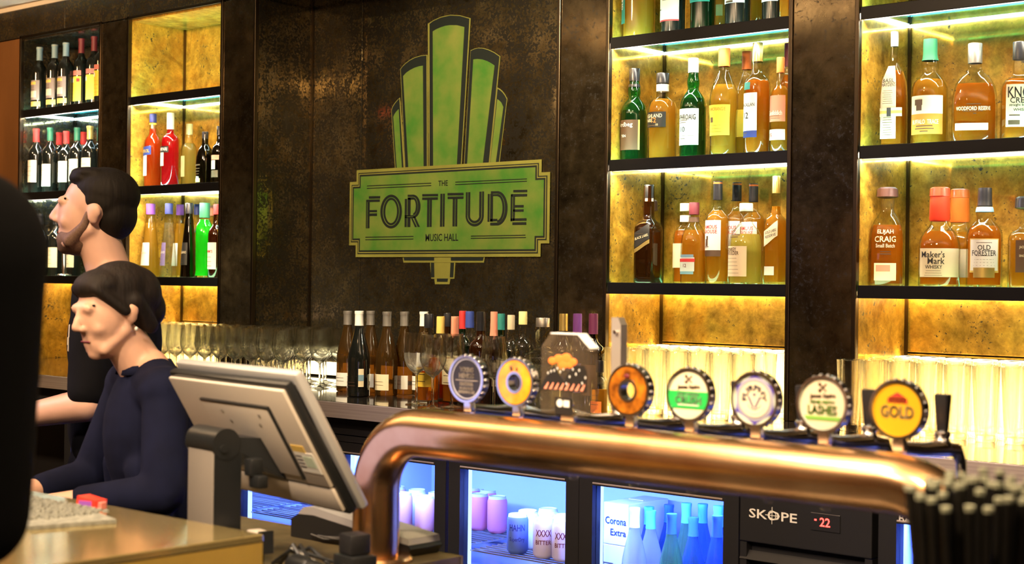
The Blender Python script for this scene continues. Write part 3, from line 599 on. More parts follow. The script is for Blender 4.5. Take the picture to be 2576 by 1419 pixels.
# ---------------------------------------------------------- aperitif recess
def B(name, lab, px, top, wpx, Y, sz, prof, wf=1.0, dz=0, **k):
    loc, R, Ht = put(px, top, wpx, Y, sz, wf); return bottle(name, lab, loc, R, Ht, prof, **k)
ga = 'aperitif and liqueur bottles'
B('aperitif_bottle', 'orange red aperitif bottle with blue cap and blue label band', 380, 287, 45, .09, S2, 'round', liq='redor', fill=.80, cap=(.885, 'navy', 'screw'), labels=[(.16, .44, 40, 'white', -24), (.43, .55, 50, 'bluep', -5, .03, .0013)], texts=[('APEROL', .49, .014, 'yellow', -5, 1.35, .06)], band=(.855, .875, 'yellow'), group=ga)
B('aperitif_bottle', 'deep red bitter bottle with a cream cap', 424, 285, 47, .09, S2, 'shoulder', liq='red', fill=.80, cap=(.78, 'tan', 'foil'), labels=[(.28, .46, 34, 'sage', -22), (.46, .545, 50, 'inkblack', -6)], texts=[('CAMPARI', .505, .0145, 'white', -6, 1.45)], group=ga)
B('liqueur_bottle', 'pale yellow bottle standing in for a mirror reflection behind the red one', 472, 312, 40, .21, S2, 'round', liq='straw', fill=.70, cap=(.83, 'paleyellow', 'screw'), labels=[(.18, .5, 40, 'paleyellow', -20)], group=ga)  # solid bottle built in place of a mirror reflection
B('liqueur_bottle', 'black squat liqueur bottle with white line emblem', 512, 332, 41, .09, S2, 'dome', gmat='blackbot', cap=(.87, 'capblack', 'screw'), labels=[(.05, .12, 26, 'goldp', -8)], texts=[('BH', .14, .010, 'white', -8)], lines=[(.36, -34, 20, .006), (.30, -30, 16, .003), (.25, -26, 12, .003), (.2, -20, 8, .002)], group=ga, sq=3)
jb = C.objects[-1]
tb = [o for o in C.objects if o.get('label') == 'black squat liqueur bottle with white line emblem'][0]
g = G()
for s_ in (-1, 1):
    g.tube([(s_*.0015, -.0245, .095), (s_*.009, -.0245, .108), (s_*.011, -.0242, .120), (s_*.005, -.0236, .130), (s_*.0015, -.0240, .122)], .0010, 5)
g.tube([(math.cos(a*.3)*.014, -.0243, .112+math.sin(a*.3)*.020) for a in range(22)], .0008, 5)
g.build('emblem', M['white'], tb)
B('liqueur_bottle', 'dark cream liqueur bottle with orange and white label by the pier', 549, 318, 40, .10, S2, 'round', gmat='blackbot', cap=(.84, 'capblack', 'screw'), labels=[(.42, .50, 48, 'salmon'), (.26, .41, 30, 'cream', -12), (.12, .24, 40, 'brownink')], group=ga)
B('liqueur_bottle', 'yellow long-neck liqueur bottle with purple cap and cream label', 377, 513, 50, .09, S3, 'tall', liq='honey', fill=.74, cap=(.855, 'purple', 'screw'), labels=[(.16, .47, 52, 'white', -4)], texts=[('GALLIANO', .33, .010, 'tan', -4, 1.1)], group=ga)
B('liqueur_bottle', 'clear long-neck liqueur bottle with blue label and blue cap', 423, 512, 44, .08, S3, 'tall', liq='clear', fill=.74, cap=(.855, 'navy', 'screw'), labels=[(.16, .47, 44, 'lilac', -14)], texts=[('GALLIANO', .34, .011, 'white', -14, 1.1)], lines=para(.2, .28, -40, -6, 3), group=ga)
B('liqueur_bottle', 'yellow long-neck liqueur bottle with lilac cap beside the blue label', 451, 515, 42, .16, S3, 'tall', liq='honey', fill=.74, cap=(.855, 'purple', 'screw'), labels=[(.16, .47, 44, 'white', -8)], group=ga)
B('liqueur_bottle', 'black long-neck liqueur bottle with a black label', 474, 511, 43, .08, S3, 'tall', gmat='blackbot', cap=(.855, 'capblack', 'screw'), labels=[(.17, .47, 48, 'inkblack', -6)], texts=[('GALLIANO', .34, .011, 'tan', -6, 1.1)], lines=para(.2, .27, -30, 5, 2), group=ga)
B('liqueur_bottle', 'blue-capped clear liqueur bottle peeking over the green one', 495, 514, 40, .18, S3, 'tall', liq='straw', fill=.72, cap=(.855, 'navy', 'screw'), group=ga)
B('liqueur_bottle', 'bright neon green melon liqueur bottle', 513, 511, 50, .08, S3, 'bamboo', liq='neon', fill=.78, cap=(.80, 'darkgreen_cap', 'screw') if 'darkgreen_cap' in M else (.80, 'greenp', 'screw'), labels=[(.60, .67, 22, 'inkblack', -30)], group=ga, gmat='clearbot')
B('liqueur_bottle', 'pink-capped liqueur bottle in the back row beside the green one', 532, 518, 36, .20, S3, 'tall', liq='honey', fill=.72, cap=(.86, 'salmon', 'screw'), group=ga)
B('liqueur_bottle', 'dark red fruit cup bottle with white label against the pier', 543, 514, 42, .08, S3, 'round', liq='red', gmat='brownblk', cap=(.86, 'redp', 'screw'), labels=[(.12, .48, 52, 'white')], texts=[("PIMM'S", .36, .012, 'redp', -10, 1.3)], lines=para(.16, .28, -40, 20, 3), group=ga)

# ---------------------------------------------------------- scotch recess
gs = 'whisky bottles in the scotch recess'
def tallB(name, lab, px, wpx, Y, **k):
    X, d = at(px, Y); k.setdefault('prof', 'round'); pr = k.pop('prof'); return bottle(name, lab, (X, Y, S1+.0005), wpx/2*d/FPX, .30, pr, group=gs, **k)
tallB('whisky_bottle', 'amber whisky bottle with upright green label on the top shelf', 1598, 84, .075, liq='honey', fill=.7, labels=[(.16, .62, 20, 'teal', -36)], texts=[('GLEN', .40, .016, 'white', -36, 3, 0, True)])
tallB('whisky_bottle', 'dark whisky bottle with big cream label and red stripe, top shelf', 1685, 64, .08, gmat='winered', labels=[(.14, .62, 62, 'cream'), (.14, .155, 62, 'redp', 0, 0, .0013)], lines=[(.26, -44, -28, .004)]+para(.36, .5, -20, 30, 3))
tallB('whisky_bottle', 'dark green whisky bottle with teal band label, top shelf', 1760, 64, .08, gmat='darkgreen', labels=[(.30, .37, 64, 'teal', 0, 0, .0014), (.37, .62, 60, 'white')], lines=para(.42, .55, -40, 20, 3))
tallB('whisky_bottle', 'clear honey whisky bottle in the back row with pale label, top shelf', 1803, 44, .2, liq='straw', fill=.7, labels=[(.22, .34, 50, 'paleyellow')])
tallB('whisky_bottle', 'near-black whisky bottle with wide white label, top shelf', 1848, 66, .08, gmat='winered', labels=[(.24, .62, 62, 'white')], lines=para(.40, .55, -30, 30, 3)+[(.245, -30, 10, .006)])
tallB('whisky_bottle', 'honey whisky bottle in the back row between two white labels', 1895, 44, .2, liq='honey', fill=.7)
tallB('whisky_bottle', 'near-black whisky bottle with white label second from the pier, top shelf', 1936, 56, .09, gmat='winered', labels=[(.22, .62, 56, 'white')], lines=para(.40, .55, -30, 30, 3))
tallB('whisky_bottle', 'amber whisky bottle with a red printed label by the pier, top shelf', 1974, 48, .08, liq='amberdark', fill=.7, labels=[(.26, .60, 60, 'orangep')], texts=[('GLENFIDDICH', .42, .010, 'cream', -10, 1.5)], lines=para(.30, .36, -40, 30, 2))

B('whisky_bottle', 'green whisky bottle with a brown black label, end of the middle shelf', 1590, 173, 68, .09, S2, 'bulge', gmat='green', liq='darkgreen', fill=.55, cap=(.865, 'capblack', 'screw'), labels=[(.12, .44, 56, 'brownink'), (.12, .44, 4, 'goldp', 58)],
  texts=[('Ardbeg', .385, .019, 'white', -8, 1.6), ('TEN', .27, .008, 'white', -12)], lines=[(.325, -44, 16, .003), (.30, -40, 8, .003), (.215, -36, 6, .002), (.155, -40, 0, .005)], band=(.80, .83, 'capblack'), group=gs)
B('whisky_bottle', 'squat amber whisky bottle with black cap and embossed glass', 1661, 185, 72, .09, S2, 'squat', liq='amber', fill=.70, cap=(.88, 'capblack', 'screw'), labels=[(.37, .545, 58, 'inkblack', -8)], texts=[('HIGHLAND', .50, .0125, 'cream', -8, 1.5), ('PARK', .45, .011, 'cream', -26, .8), ('12', .45, .016, 'orangep', 0), ('10', .398, .007, 'cream', 14)], lines=[(.385, -50, 20, .003)], band=(.79, .87, 'tan'), group=gs)
B('whisky_bottle', 'green whisky bottle with a tall white label and white cap', 1738, 147, 66, .09, S2, 'bulge', gmat='green', liq='winegreen', fill=.6, cap=(.855, 'white', 'screw'), labels=[(.13, .49, 60, 'white')], texts=[('LAPHROAIG', .405, .0175, 'inkblack', -4, 1.75), ('10', .285, .017, 'dgrey', -14)], lines=[(.37, -50, 10, .0015), (.35, -44, 4, .0015), (.22, -40, 40, .001), (.19, -30, 0, .002)], group=gs)
B('whisky_bottle', 'golden whisky bottle with yellow label and tall orange cap', 1815, 122, 72, .08, S2, 'lady', liq='honey', fill=.66, cap=(.83, 'orangep', 'screw'), labels=[(.19, .47, 60, 'yellow')], texts=[('GLENMORANGIE', .43, .0115, 'orangep', -8, 1.7)], lines=[(.31, -34, -16, .016)]+para(.22, .28, -34, 26, 3, .0008), group=gs)
B('whisky_bottle', 'amber whisky bottle with white and navy label and gold cap', 1899, 108, 66, .08, S2, 'shoulder', liq='amberdark', fill=.66, cap=(.83, 'goldfoil', 'screw'), labels=[(.21, .545, 46, 'white', -14), (.15, .21, 46, 'navy', -14), (.575, .64, 20, 'teal', -20)], texts=[('MACALLAN', .44, .0105, 'inkblack', -16, 1.3), ('12', .345, .019, 'inkblack', -22)], lines=[(.185, -50, -14, .003), (.17, -44, -20, .002)], group=gs)
B('whisky_bottle', 'golden whisky bottle with orange cap in the back row beside the navy label', 1872, 130, 60, .19, S2, 'lady', liq='honey', fill=.68, cap=(.83, 'orangep', 'screw'), labels=[(.2, .45, 60, 'yellow')], group=gs)
B('whisky_bottle', 'amber whisky bottle with salmon label and orange cap by the pier', 1957, 145, 50, .09, S2, 'round', liq='amber', fill=.70, cap=(.84, 'orangep', 'screw'), labels=[(.33, .60, 62, 'salmon'), (.14, .25, 62, 'cream')], texts=[('Glenfiddich', .42, .014, 'white', -6, 1.7), ('15', .19, .012, 'redp', -30)], lines=para(.36, .385, -40, 30, 2, .001), group=gs)
B('whisky_bottle', 'amber whisky bottle with dark maroon cap partly behind the salmon label', 1975, 110, 46, .19, S2, 'round', liq='amberdark', fill=.72, cap=(.80, 'maroon', 'foil'), labels=[(.3, .55, 60, 'salmon')], group=gs)

B('whisky_bottle', 'amber whisky bottle in the rear corner behind the dark square one', 1634, 503, 58, .21, S3, 'round', liq='amber', fill=.7, cap=(.86, 'cork', 'cork'), labels=[(.18, .5, 60, 'cream')], group=gs)
B('whisky_bottle', 'dark square whisky bottle with slanted black and gold label', 1630, 465, 74, .09, S3, 'squarish', 1.28, gmat='brownblk', liq='brownblk', fill=.7, cap=(.86, 'capblack', 'screw'), sq=6, labels=[(.40, .56, 40, 'inkblack', 0, .10), (.355, .395, 40, 'goldfoil', 0, .10)], texts=[('BLACK LABEL', .47, .0085, 'cream', 0, 1.4, .28)], lines=[(.50, -34, 10, .001)], band=(.83, .86, 'tan'), group=gs)
B('whisky_bottle', 'amber whisky bottle with cream collar behind the crest label', 1722, 512, 60, .15, S3, 'squat', liq='amberdark', fill=.66, cap=(.90, 'cream', 'screw'), labels=[(.2, .5, 60, 'tan')], band=(.77, .85, 'white'), group=gs)
B('whisky_bottle', 'amber whisky bottle with maroon cap and round silver crest label', 1744, 510, 66, .08, S3, 'dome', liq='amber', fill=.66, cap=(.85, 'maroon', 'screw'), labels=[(.12, .36, 40, 'greyblue', -6), (.155, .325, 44, 'silver', -6, 0, .0013), (.27, .31, 46, 'redp', -6, 0, .0017)], texts=[('CHIVAS REGAL', .29, .0075, 'cream', -6, 1.4), ('12', .225, .011, 'maroon', -6)], band=(.76, .82, 'brownink'), group=gs)
for px, top, Y, lab in ((1803, 457, .10, 'whisky bottle with a red bird label and black cap, front one of three'), (1851, 460, .22, 'middle of three bird-label whisky bottles, orange topped cap'), (1893, 463, .17, 'third bird-label whisky bottle, behind the clear stopper')):
    B('whisky_bottle', lab, px, top, 60, Y, S3, 'shoulder', liq='amber', fill=.72, cap=(.82, 'capblack', 'foil'), labels=[(.33, .62, 56, 'white', -6), (.27, .33, 56, 'brownink', -6)], texts=[('FAMOUS', .555, .012, 'redp', -8, 1.4), ('GROUSE', .51, .012, 'redp', -8, 1.4)], lines=[(.37, -34, -16, .022), (.43, -26, -14, .012), (.36, -40, -10, .002)], band=(.975, .992, 'orangep'), group=gs)
B('whisky_bottle', 'wide honey whisky bottle with cream label and clear stopper', 1875, 512, 86, .06, S3, 'dome', liq='straw', fill=.62, cap=(.90, 'tan', 'screw'), labels=[(.10, .47, 50, 'cream', -14)], texts=[('MONKEY', .43, .0115, 'brownink', -26, .9), ('SHOULDER', .385, .0115, 'brownink', -22, 1.1)], lines=[(.60, -30, 10, .004), (.575, -34, 4, .003)]+para(.14, .32, -50, 10, 5, .0008), group=gs)
B('whisky_bottle', 'amber square whisky bottle with slanted cream label against the pier', 1950, 443, 62, .08, S3, 'squarish', 1.28, liq='amber', fill=.72, cap=(.84, 'goldfoil', 'screw'), sq=6, labels=[(.40, .54, 40, 'cream', 0, .10), (.09, .17, 30, 'silver', -6)], texts=[('GOLD LABEL', .49, .0085, 'inkblack', 0, 1.3, .28), ('RESERVE', .45, .0085, 'inkblack', 0, 1.2, .28)], group=gs)

# ---------------------------------------------------------- bourbon recess
gb = 'whiskey bottles in the bourbon recess'
t = B('whisky_bottle', 'amber bourbon bottle draped with a long paper label and belt', 2243, 80, 74, .08, S2, 'arch', 1.22, liq='amberdark', fill=.66, cap=(.87, 'silver', 'screw'), sq=5, labels=[(.07, .70, 34, 'cream', -10), (.31, .335, 46, 'cream', 0, 0, .002), (.285, .31, 46, 'goldp', 0, 0, .002), (.26, .285, 46, 'cream', 0, 0, .002), (.26, .335, 9, 'dgrey', -6, 0, .003)],
  texts=[('BASIL', .57, .0115, 'inkblack', -12, .9), ("HAYDEN'S", .535, .0115, 'inkblack', -10, 1.1)], lines=para(.37, .48, -34, 10, 7, .0012)+para(.10, .25, -34, 10, 8, .0012), rz=12, group=gb)
B('whisky_bottle', 'amber bourbon bottle with green cap and animal label', 2333, 100, 90, .09, S2, 'bulge', liq='amber', fill=.62, cap=(.80, 'greenp', 'foil'), labels=[(.29, .46, 58, 'cream', -4), (.10, .29, 58, 'orangep', -4)], texts=[('BUFFALO  TRACE', .215, .013, 'cream', -6, 1.55)], lines=[(.17, -34, 20, .003), (.145, -38, 24, .003), (.12, -20, 6, .003), (.32, -34, -14, .024), (.37, -40, -12, .016)], rz=16, group=gb)
B('whisky_bottle', 'broad flat bourbon flask with pewter cap and printed white name', 2446, 110, 124, .10, S2, 'arch', 1.12, liq='amberdark', fill=.60, cap=(.80, 'pewter', 'screw'), sq=3, ys=.5, labels=[(.13, .20, 40, 'cream', -8)], texts=[('WOODFORD RESERVE', .345, .011, 'cream', -4, 1.7)], lines=[(.315, -28, 20, .0012), (.385, -20, 14, .002), (.29, -4, 4, .003)], rz=26, group=gb)
B('whisky_bottle', 'square bourbon bottle with big cream label and black cap', 2560, 106, 108, .09, S2, 'squarish', 1.2, liq='amberdark', fill=.62, cap=(.82, 'capblack', 'screw'), sq=6, labels=[(.13, .555, 42, 'cream')], texts=[('KNOB', .475, .030, 'inkblack', 0, 1.5), ('CREEK', .395, .0155, 'inkblack', 0, 1.25), ('straight bourbon', .345, .009, 'inkblack', 0, 1.5), ('WHISKEY', .30, .0075, 'inkblack', 0, .9), ('100', .235, .011, 'inkblack', 18, .5)], lines=[(.24, -34, -6, .003), (.15, -36, -6, .012)], rz=30, group=gb)
B('whisky_bottle', 'round-shouldered bourbon bottle with dark stopper, alone in its corner', 2230, 472, 96, .10, S3, 'dome', 1.12, liq='amberdark', fill=.62, cap=(.89, 'cork', 'cork'), sq=3, ys=.7, labels=[(.06, .235, 34, 'cream', -4), (.15, .215, 22, 'salmon', -10, 0, .0014)], texts=[('ELIJAH', .545, .0155, 'cream', -4, 1.25), ('CRAIG', .475, .017, 'cream', -4, 1.25), ('Small Batch', .41, .011, 'cream', -4, 1.1)], lines=[(.345, -20, 14, .002), (.32, -20, 14, .003)], band=(.80, .885, 'clear'), rz=26, group=gb)
B('whisky_bottle', 'red wax topped bourbon bottle with wide cream label', 2362, 472, 110, .08, S3, 'maker', 1.08, liq='amberdark', fill=.56, cap=(.50, 'redwax', 'wax') if False else (.66, 'redwax', 'wax'), sq=3, labels=[(.10, .385, 54, 'cream', 2)], texts=[("Maker's", .325, .018, 'inkblack', -14, 1.15), ('Mark', .26, .018, 'inkblack', -6, .8), ('WHISKY', .20, .0105, 'inkblack', -12, .8)], lines=para(.115, .16, -36, 10, 3, .001), rz=24, group=gb)
B('whisky_bottle', 'orange wax topped bourbon bottle behind the red wax one', 2412, 476, 108, .21, S3, 'maker', 1.08, liq='amber', fill=.56, cap=(.66, 'orangewax', 'wax'), sq=3, labels=[(.10, .385, 54, 'cream', 2)], rz=24, group=gb)
B('whisky_bottle', 'amber bourbon bottle with black cap and white gold-edged label', 2475, 474, 88, .07, S3, 'bulge', liq='amberdark', fill=.62, cap=(.82, 'capblack', 'foil'), labels=[(.15, .49, 50, 'goldp'), (.17, .48, 46, 'white', 0, 0, .0014), (.10, .20, 34, 'goldfoil', 0, 0, .002)], texts=[('OLD', .40, .0135, 'inkblack', 0, .7), ('FORESTER', .345, .015, 'inkblack', 0, 1.35)], lines=[(.445, -24, 24, .0015), (.315, -24, 24, .0015)]+para(.22, .28, -34, 34, 3, .0006), band=(.76, .81, 'greyblue'), rz=24, group=gb)
B('whisky_bottle', 'square bourbon bottle with black shield label at the frame edge', 2580, 495, 104, .08, S3, 'squarish', 1.2, liq='amber', fill=.60, cap=(.86, 'capblack', 'cork'), sq=4, labels=[(.17, .52, 34, 'brownink')], texts=[("JACK DANIEL'S", .44, .009, 'cream', 0, .9), ('SINGLE BARREL', .35, .006, 'cream', 0, .9)], lines=[(.30, -14, 14, .002), (.27, -18, 18, .002), (.24, -14, 14, .002)], rz=28, group=gb)
for px, top in ((2508, 486), (2556, 488)):
    pass

# ---------------------------------------------------------- bottles standing on the back counter
gc = 'bottles on the back counter'
wc = [(876, 783, 58, -.20, 'winebrown', 'capblack', 'brown wine bottle with white label at the end of the counter row'), (905, 783, 58, -.34, 'winered', 'white', 'dark wine bottle with a white capsule standing in front of the brown ones'),
      (934, 783, 56, -.18, 'winebrown', 'capblack', 'brown wine bottle with blue and white label behind the white capsule'), (975, 785, 60, -.24, 'winebrown', 'capblack', 'brown wine bottle with a broad cream label and pale neck foil'),
      (1019, 785, 58, -.155, 'winebrown', 'capblack', 'brown wine bottle with cream label behind the wine glasses'), (1068, 785, 56, -.135, 'winebrown', 'goldfoil', 'brown wine bottle with white capsule behind the spirit bottles')]
for i, (px, top, wp, Y, gm, cm, lab) in enumerate(wc):
    X, d = at(px, Y); R = .0385
    cm = 'white' if i in (1, 5) else 'pewter'
    Ls = [(.07, .235, 66, 'white')]
    if i == 1: Ls = [(.10, .24, 26, 'white', -50), (.12, .33, 14, 'cream', 60), (.19, .26, 14, 'greyblue', 60, 0, .0014)]
    if i == 3: Ls = [(.07, .26, 58, 'cream')]
    bottle('wine_bottle', lab, (X, Y, ZC+.0005), R, W(px, top, Y).z-ZC, 'burgundy', gm, None, 0, (.83, cm, 'foil'), Ls, (), para(.13, .17, -40, 30, 2, .001), group=gc)
sc = [  # px, top, width, Y, profile, glass, drink, cap colour, cap z, labels, label text
 (1080, 790, 58, -.33, 'round', 'clearbot', 'amberdark', 'capblack', .84, [(.18, .34, 60, 'yellow'), (.36, .56, 44, 'white')], 'amber spirit bottle with white shield label behind the front wine glasses'),
 (1110, 797, 54, -.24, 'round', 'clearbot', 'redor', 'goldp', .80, [(.2, .45, 60, 'orangep')], 'reddish spirit bottle with copper cap behind the second wine glass'),
 (1127, 788, 46, -.14, 'shoulder', 'brownblk', None, 'capblack', .84, [(.2, .5, 60, 'cream')], 'brown spirit bottle at the back with a dark ribbed cap'),
 (1146, 797, 50, -.30, 'squarish', 'clearbot', 'amberdark', 'salmon', .78, [(.22, .52, 50, 'cream')], 'square amber bottle with copper neck label beside a dark tap badge'),
 (1165, 783, 46, -.16, 'shoulder', 'darkgreen', None, 'redp', .80, [(.2, .5, 60, 'cream')], 'dark bottle with a bright red capsule on the counter'),
 (1183, 784, 56, -.215, 'shoulder', 'clearbot', 'clear', 'bluep', .82, [(.25, .5, 50, 'white')], 'clear spirit bottle with a blue capsule'),
 (1211, 785, 58, -.315, 'shoulder', 'brownblk', None, 'capblack', .80, [(.2, .5, 60, 'inkblack')], 'dark bottle with black screw cap and pale rim'),
 (1244, 785, 46, -.225, 'round', 'brownblk', None, 'salmon', .74, [(.2, .45, 60, 'tan')], 'brown bottle with orange neck label'),
 (1262, 790, 50, -.14, 'shoulder', 'darkgreen', None, 'teal', .82, [], 'dark teal capped bottle at the back of the counter row'),
 (1287, 793, 46, -.26, 'round', 'clearbot', 'clear', 'tan', .84, [(.2, .5, 50, 'tan')], 'clear spirit bottle with a beige cap'),
 (1317, 784, 54, -.18, 'shoulder', 'clearbot', 'clear', 'paleyellow', .86, [(.25, .5, 50, 'white')], 'clear spirit bottle with a pale yellow cap'),
 (1367, 800, 84, -.26, 'squarish', 'clearbot', 'clear', 'pewter', .90, [], 'large clear square spirit bottle beside the acrylic tap block'),
 (1419, 790, 56, -.16, 'round', 'brownblk', None, 'goldfoil', .82, [(.2, .5, 60, 'goldp')], 'dark bottle with gold brown cap rising over the acrylic block'),
 (1454, 790, 58, -.24, 'shoulder', 'clearbot', 'clear', 'purple', .80, [(.2, .5, 60, 'lilac')], 'clear bottle with a purple cap rising over the acrylic block'),
 (1494, 790, 60, -.295, 'shoulder', 'blackbot', None, 'plum', .80, [(.2, .5, 60, 'brownink')], 'dark bottle with a plum cap next to the mirrored pier'),
 (1512, 908, 44, -.36, 'squat', 'clearbot', 'amber', 'capblack', .80, [(.1, .3, 50, 'orangep')], 'short amber bottle with black cap behind the acrylic block')]
for px, top, wp, Y, pr, gm, lq, cm, cz, Ls, lab in sc:
    X, d = at(px, Y); R = wp/2*d/FPX
    bottle('spirit_bottle', lab, (X, Y, ZC+.0005), R, W(px, top, Y).z-ZC, pr, gm, lq, .5, (cz, cm, 'foil' if cz < .83 else 'screw'), Ls, [], para(.24, .4, -30, 30, 3, .0015) if Ls else [], group=gc, sq=5 if pr == 'squarish' else 0)

# ---------------------------------------------------------- overhead gantry across the bar, seen in the mirrors
gz = H+.775
t = thing('overhead_gantry', 'dark metal gantry shelf above the bar, seen only mirrored', 'shelf', (-4.6, -2.0, gz))
G().box(-2.7, 2.2, -.13, .13, -.03, 0, 0, .003).build('deck', M['trim'], t, False)
for x in (-2.5, -.9, .7, 2.1): G().box(x-.012, x+.012, -.012, .012, 0.0005, 2.76-gz).build('hanger', M['black'], t, False)
gl_ = ((-6.95, 'redp', 'amber'), (-6.86, 'redp', 'honey'), (-6.76, 'capblack', 'amberdark'), (-6.66, 'capblack', 'honey'), (-6.40, 'goldfoil', 'honey'), (-6.28, 'salmon', 'straw'), (-6.16, 'redp', 'amber'), (-6.03, 'tan', 'straw'), (-5.90, 'capblack', 'honey'),
       (-5.3, 'capblack', 'amber'), (-5.1, 'goldfoil', 'amber'), (-3.62, 'redp', None), (-3.48, 'maroon', None), (-3.35, 'capblack', None), (-2.98, 'redp', None), (-2.88, 'redp', 'amberdark'), (-2.78, 'redp', None), (-2.68, 'greenp', None))
for i, (x, cm, lq) in enumerate(gl_):
    bottle('spirit_bottle', f'{nth(i)} bottle from the far end of the overhead gantry, seen in the mirrors', (x, -2.0+(i % 3-1)*.03, gz+.0005), .037, .29+.012*(i % 3), ('round', 'shoulder', 'bordeaux')[i % 3], 'clearbot' if lq else 'winered', lq, .66, (.80, cm, 'foil'),
           [(.16, .50, 60, ('cream', 'yellow', 'white')[i % 3]), (.16, .50, 60, ('cream', 'yellow', 'white')[i % 3], 180)], group='bottles on the overhead gantry', n=16)
# ================================================================== GLASSES
def wineglass(hh=.215, R=.040, rim=.033):
    o = [(0, .0), (.034, 0), (.035, .002), (.012, .005), (.0045, .010), (.0038, .02), (.0038, .085), (.006, .092), (.018, .100), (.031, .116), (.039, .138), (.040, .150), (.037, .180), (rim, .2145)]
    i = [(rim-.0012, .2145), (.0358, .180), (.0388, .150), (.0378, .138), (.030, .118), (.016, .103), (0, .098)]
    k = hh/.2145
    return G().lathe([(r, z*k) for r, z in o+i], 20).mesh('wine_glass', M['stemglass'])
def highball(hh=.196, R=.036):
    o = [(0, 0), (.024, 0), (.0255, .002), (.0262, .012), (.030, .07), (R, hh-.001), (R-.0005, hh), (R-.002, hh-.001), (.0282, .07), (.0245, .016), (0, .014)]
    return G().lathe(o, 20).mesh('highball_glass', M['tallglass'])
WG, HB = wineglass(), highball()
def glassput(name, me, label, x, y, group): return tag(link(name, me), label, 'glass', group)
def setloc(o, x, y, z): o.location = (x, y, z); return o
# rows of upright wine glasses behind the till
for j, Y in enumerate((.04, -.075, -.19, -.305)):
    x0 = (-5.60 if j else -4.86)+.02*j; x1 = -4.10 - .0*j
    x = x0; n = 0; rown = ('rear', 'third', 'second', 'front')[j]
    while x < (-4.14 if j < 2 else -4.25):
        o = tag(link('wine_glass', WG), f'{nth(n)} clear wine glass from the far end of the {rown} row on the counter', 'glass', 'wine glasses in rows on the back counter')
        setloc(o, x, Y, ZC+.0005); x += .093; n += 1
for px, Y, lab in ((1051, -.425, 'big clear wine glass standing in front of cream-label bottles'), (1092, -.503, 'clear wine glass overlapping a yellow spirit label'), (1140, -.42, 'clear wine glass standing partly behind the dark oval badge'), (1246, -.44, 'clear wine glass standing between the dark and orange badges')):
    X, d = at(px, Y); o = tag(link('wine_glass', WG), lab, 'glass', 'wine glasses at the counter edge'); o.location = (X, Y, ZC+.0005); o.scale = (1.06, 1.06, 1.08)
for bay in ('aperitif', 'scotch', 'bourbon'):
    x0, x1 = BAYS[bay]
    for j, Y in enumerate((.225, .145, .065, -.03, -.115) if bay != 'aperitif' else (.225, .145, .065)):
        for k in range(8):
            o = tag(link('highball_glass', HB), f'{nth(k)} highball glass in row {("one", "two", "three", "four", "five")[j]} before the light panel, {bay} recess', 'glass', f'highball glasses in the {bay} recess'); o.location = (x0+.062+k*.0795+(j % 2)*.02-.01, Y, ZC+.0005)

# ================================================================== FRIDGE CONTENTS
def can(label, loc, body, group, text=None, tm='inkblack', rz=20):
    t = thing('drink_can', label, 'can', loc, math.radians(rz), group)
    G().lathe([(0, .004), (.024, .0), (.026, .002), (.033, .012), (.033, .104), (.030, .112)], 20).build('body', M[body], t)
    G().lathe([(.030, .112), (.0285, .120), (.027, .121), (.0262, .117), (0, .117)], 20).build('lid', M['silver'], t)
    if text:
        g = G()
        for s, z, h in text: text_flat(g, s, lambda x, y: (.0336*math.sin(x/.0334), -.0336*math.cos(x/.0334), z+y), h, 0, .05)
        g.build('lettering', M[tm], t, False)
    return t
Z1 = H-.8295
paint('canblue', (.10, .16, .42)); paint('canwhite', (.75, .75, .72)); paint('canrose', (.80, .42, .45)); paint('canlilac', (.62, .52, .62))
for i, (px, Y) in enumerate(((1212, -.16), (1258, -.16), (1195, -.07), (1236, -.07))):
    X, d = at(px, Y); can(['pink can at the end of the fridge row, first beside the light tube', 'pink can second from the light tube in the fridge', 'pink can in the back row behind the first one', 'pink can in the back row of the middle fridge'][i], (X, Y, Z1), 'canpink', 'pink cans in the middle fridge')
for i, (px, Y, bd, tx) in enumerate(((1310, -.40, 'canblue', [('HAHN', .082, .020), ('SuperDry', .045, .016)]), (1376, -.40, 'canlilac', [('XXXX', .078, .020), ('BITTER', .05, .013)]), (1424, -.40, 'canlilac', [('XXXX', .078, .020), ('BITTER', .05, .013)]), (1335, -.32, 'canwhite', None), (1386, -.245, 'canwhite', None), (1424, -.31, 'canwhite', None))):
    X, d = at(px, Y); can(['blue and white beer can with bold lettering, front of the middle fridge', 'lilac beer can with a pale round patch, second in the front row', 'lilac beer can with a pale round patch at the door edge', 'white can standing behind the blue lettered one', 'white can in the second row of the middle fridge', 'white can in the second row beside the door edge'][i], (X, Y, H-.8295), bd, 'beer cans in the middle fridge', tx, 'navy' if i == 0 else 'maroon', 38)
for i, (px, Y) in enumerate(((1020, -.33), (1076, -.33), (1130, -.33), (1004, -.24), (1056, -.24), (1106, -.24), (930, -.24), (878, -.24))):
    X, d = at(px, Y); can(f'{nth(i)} pale or pink can in the fridge behind the copper pipe', (X, Y, Z1), 'canrose' if i < 4 else 'canwhite', 'cans in the fridge behind the copper pipe')
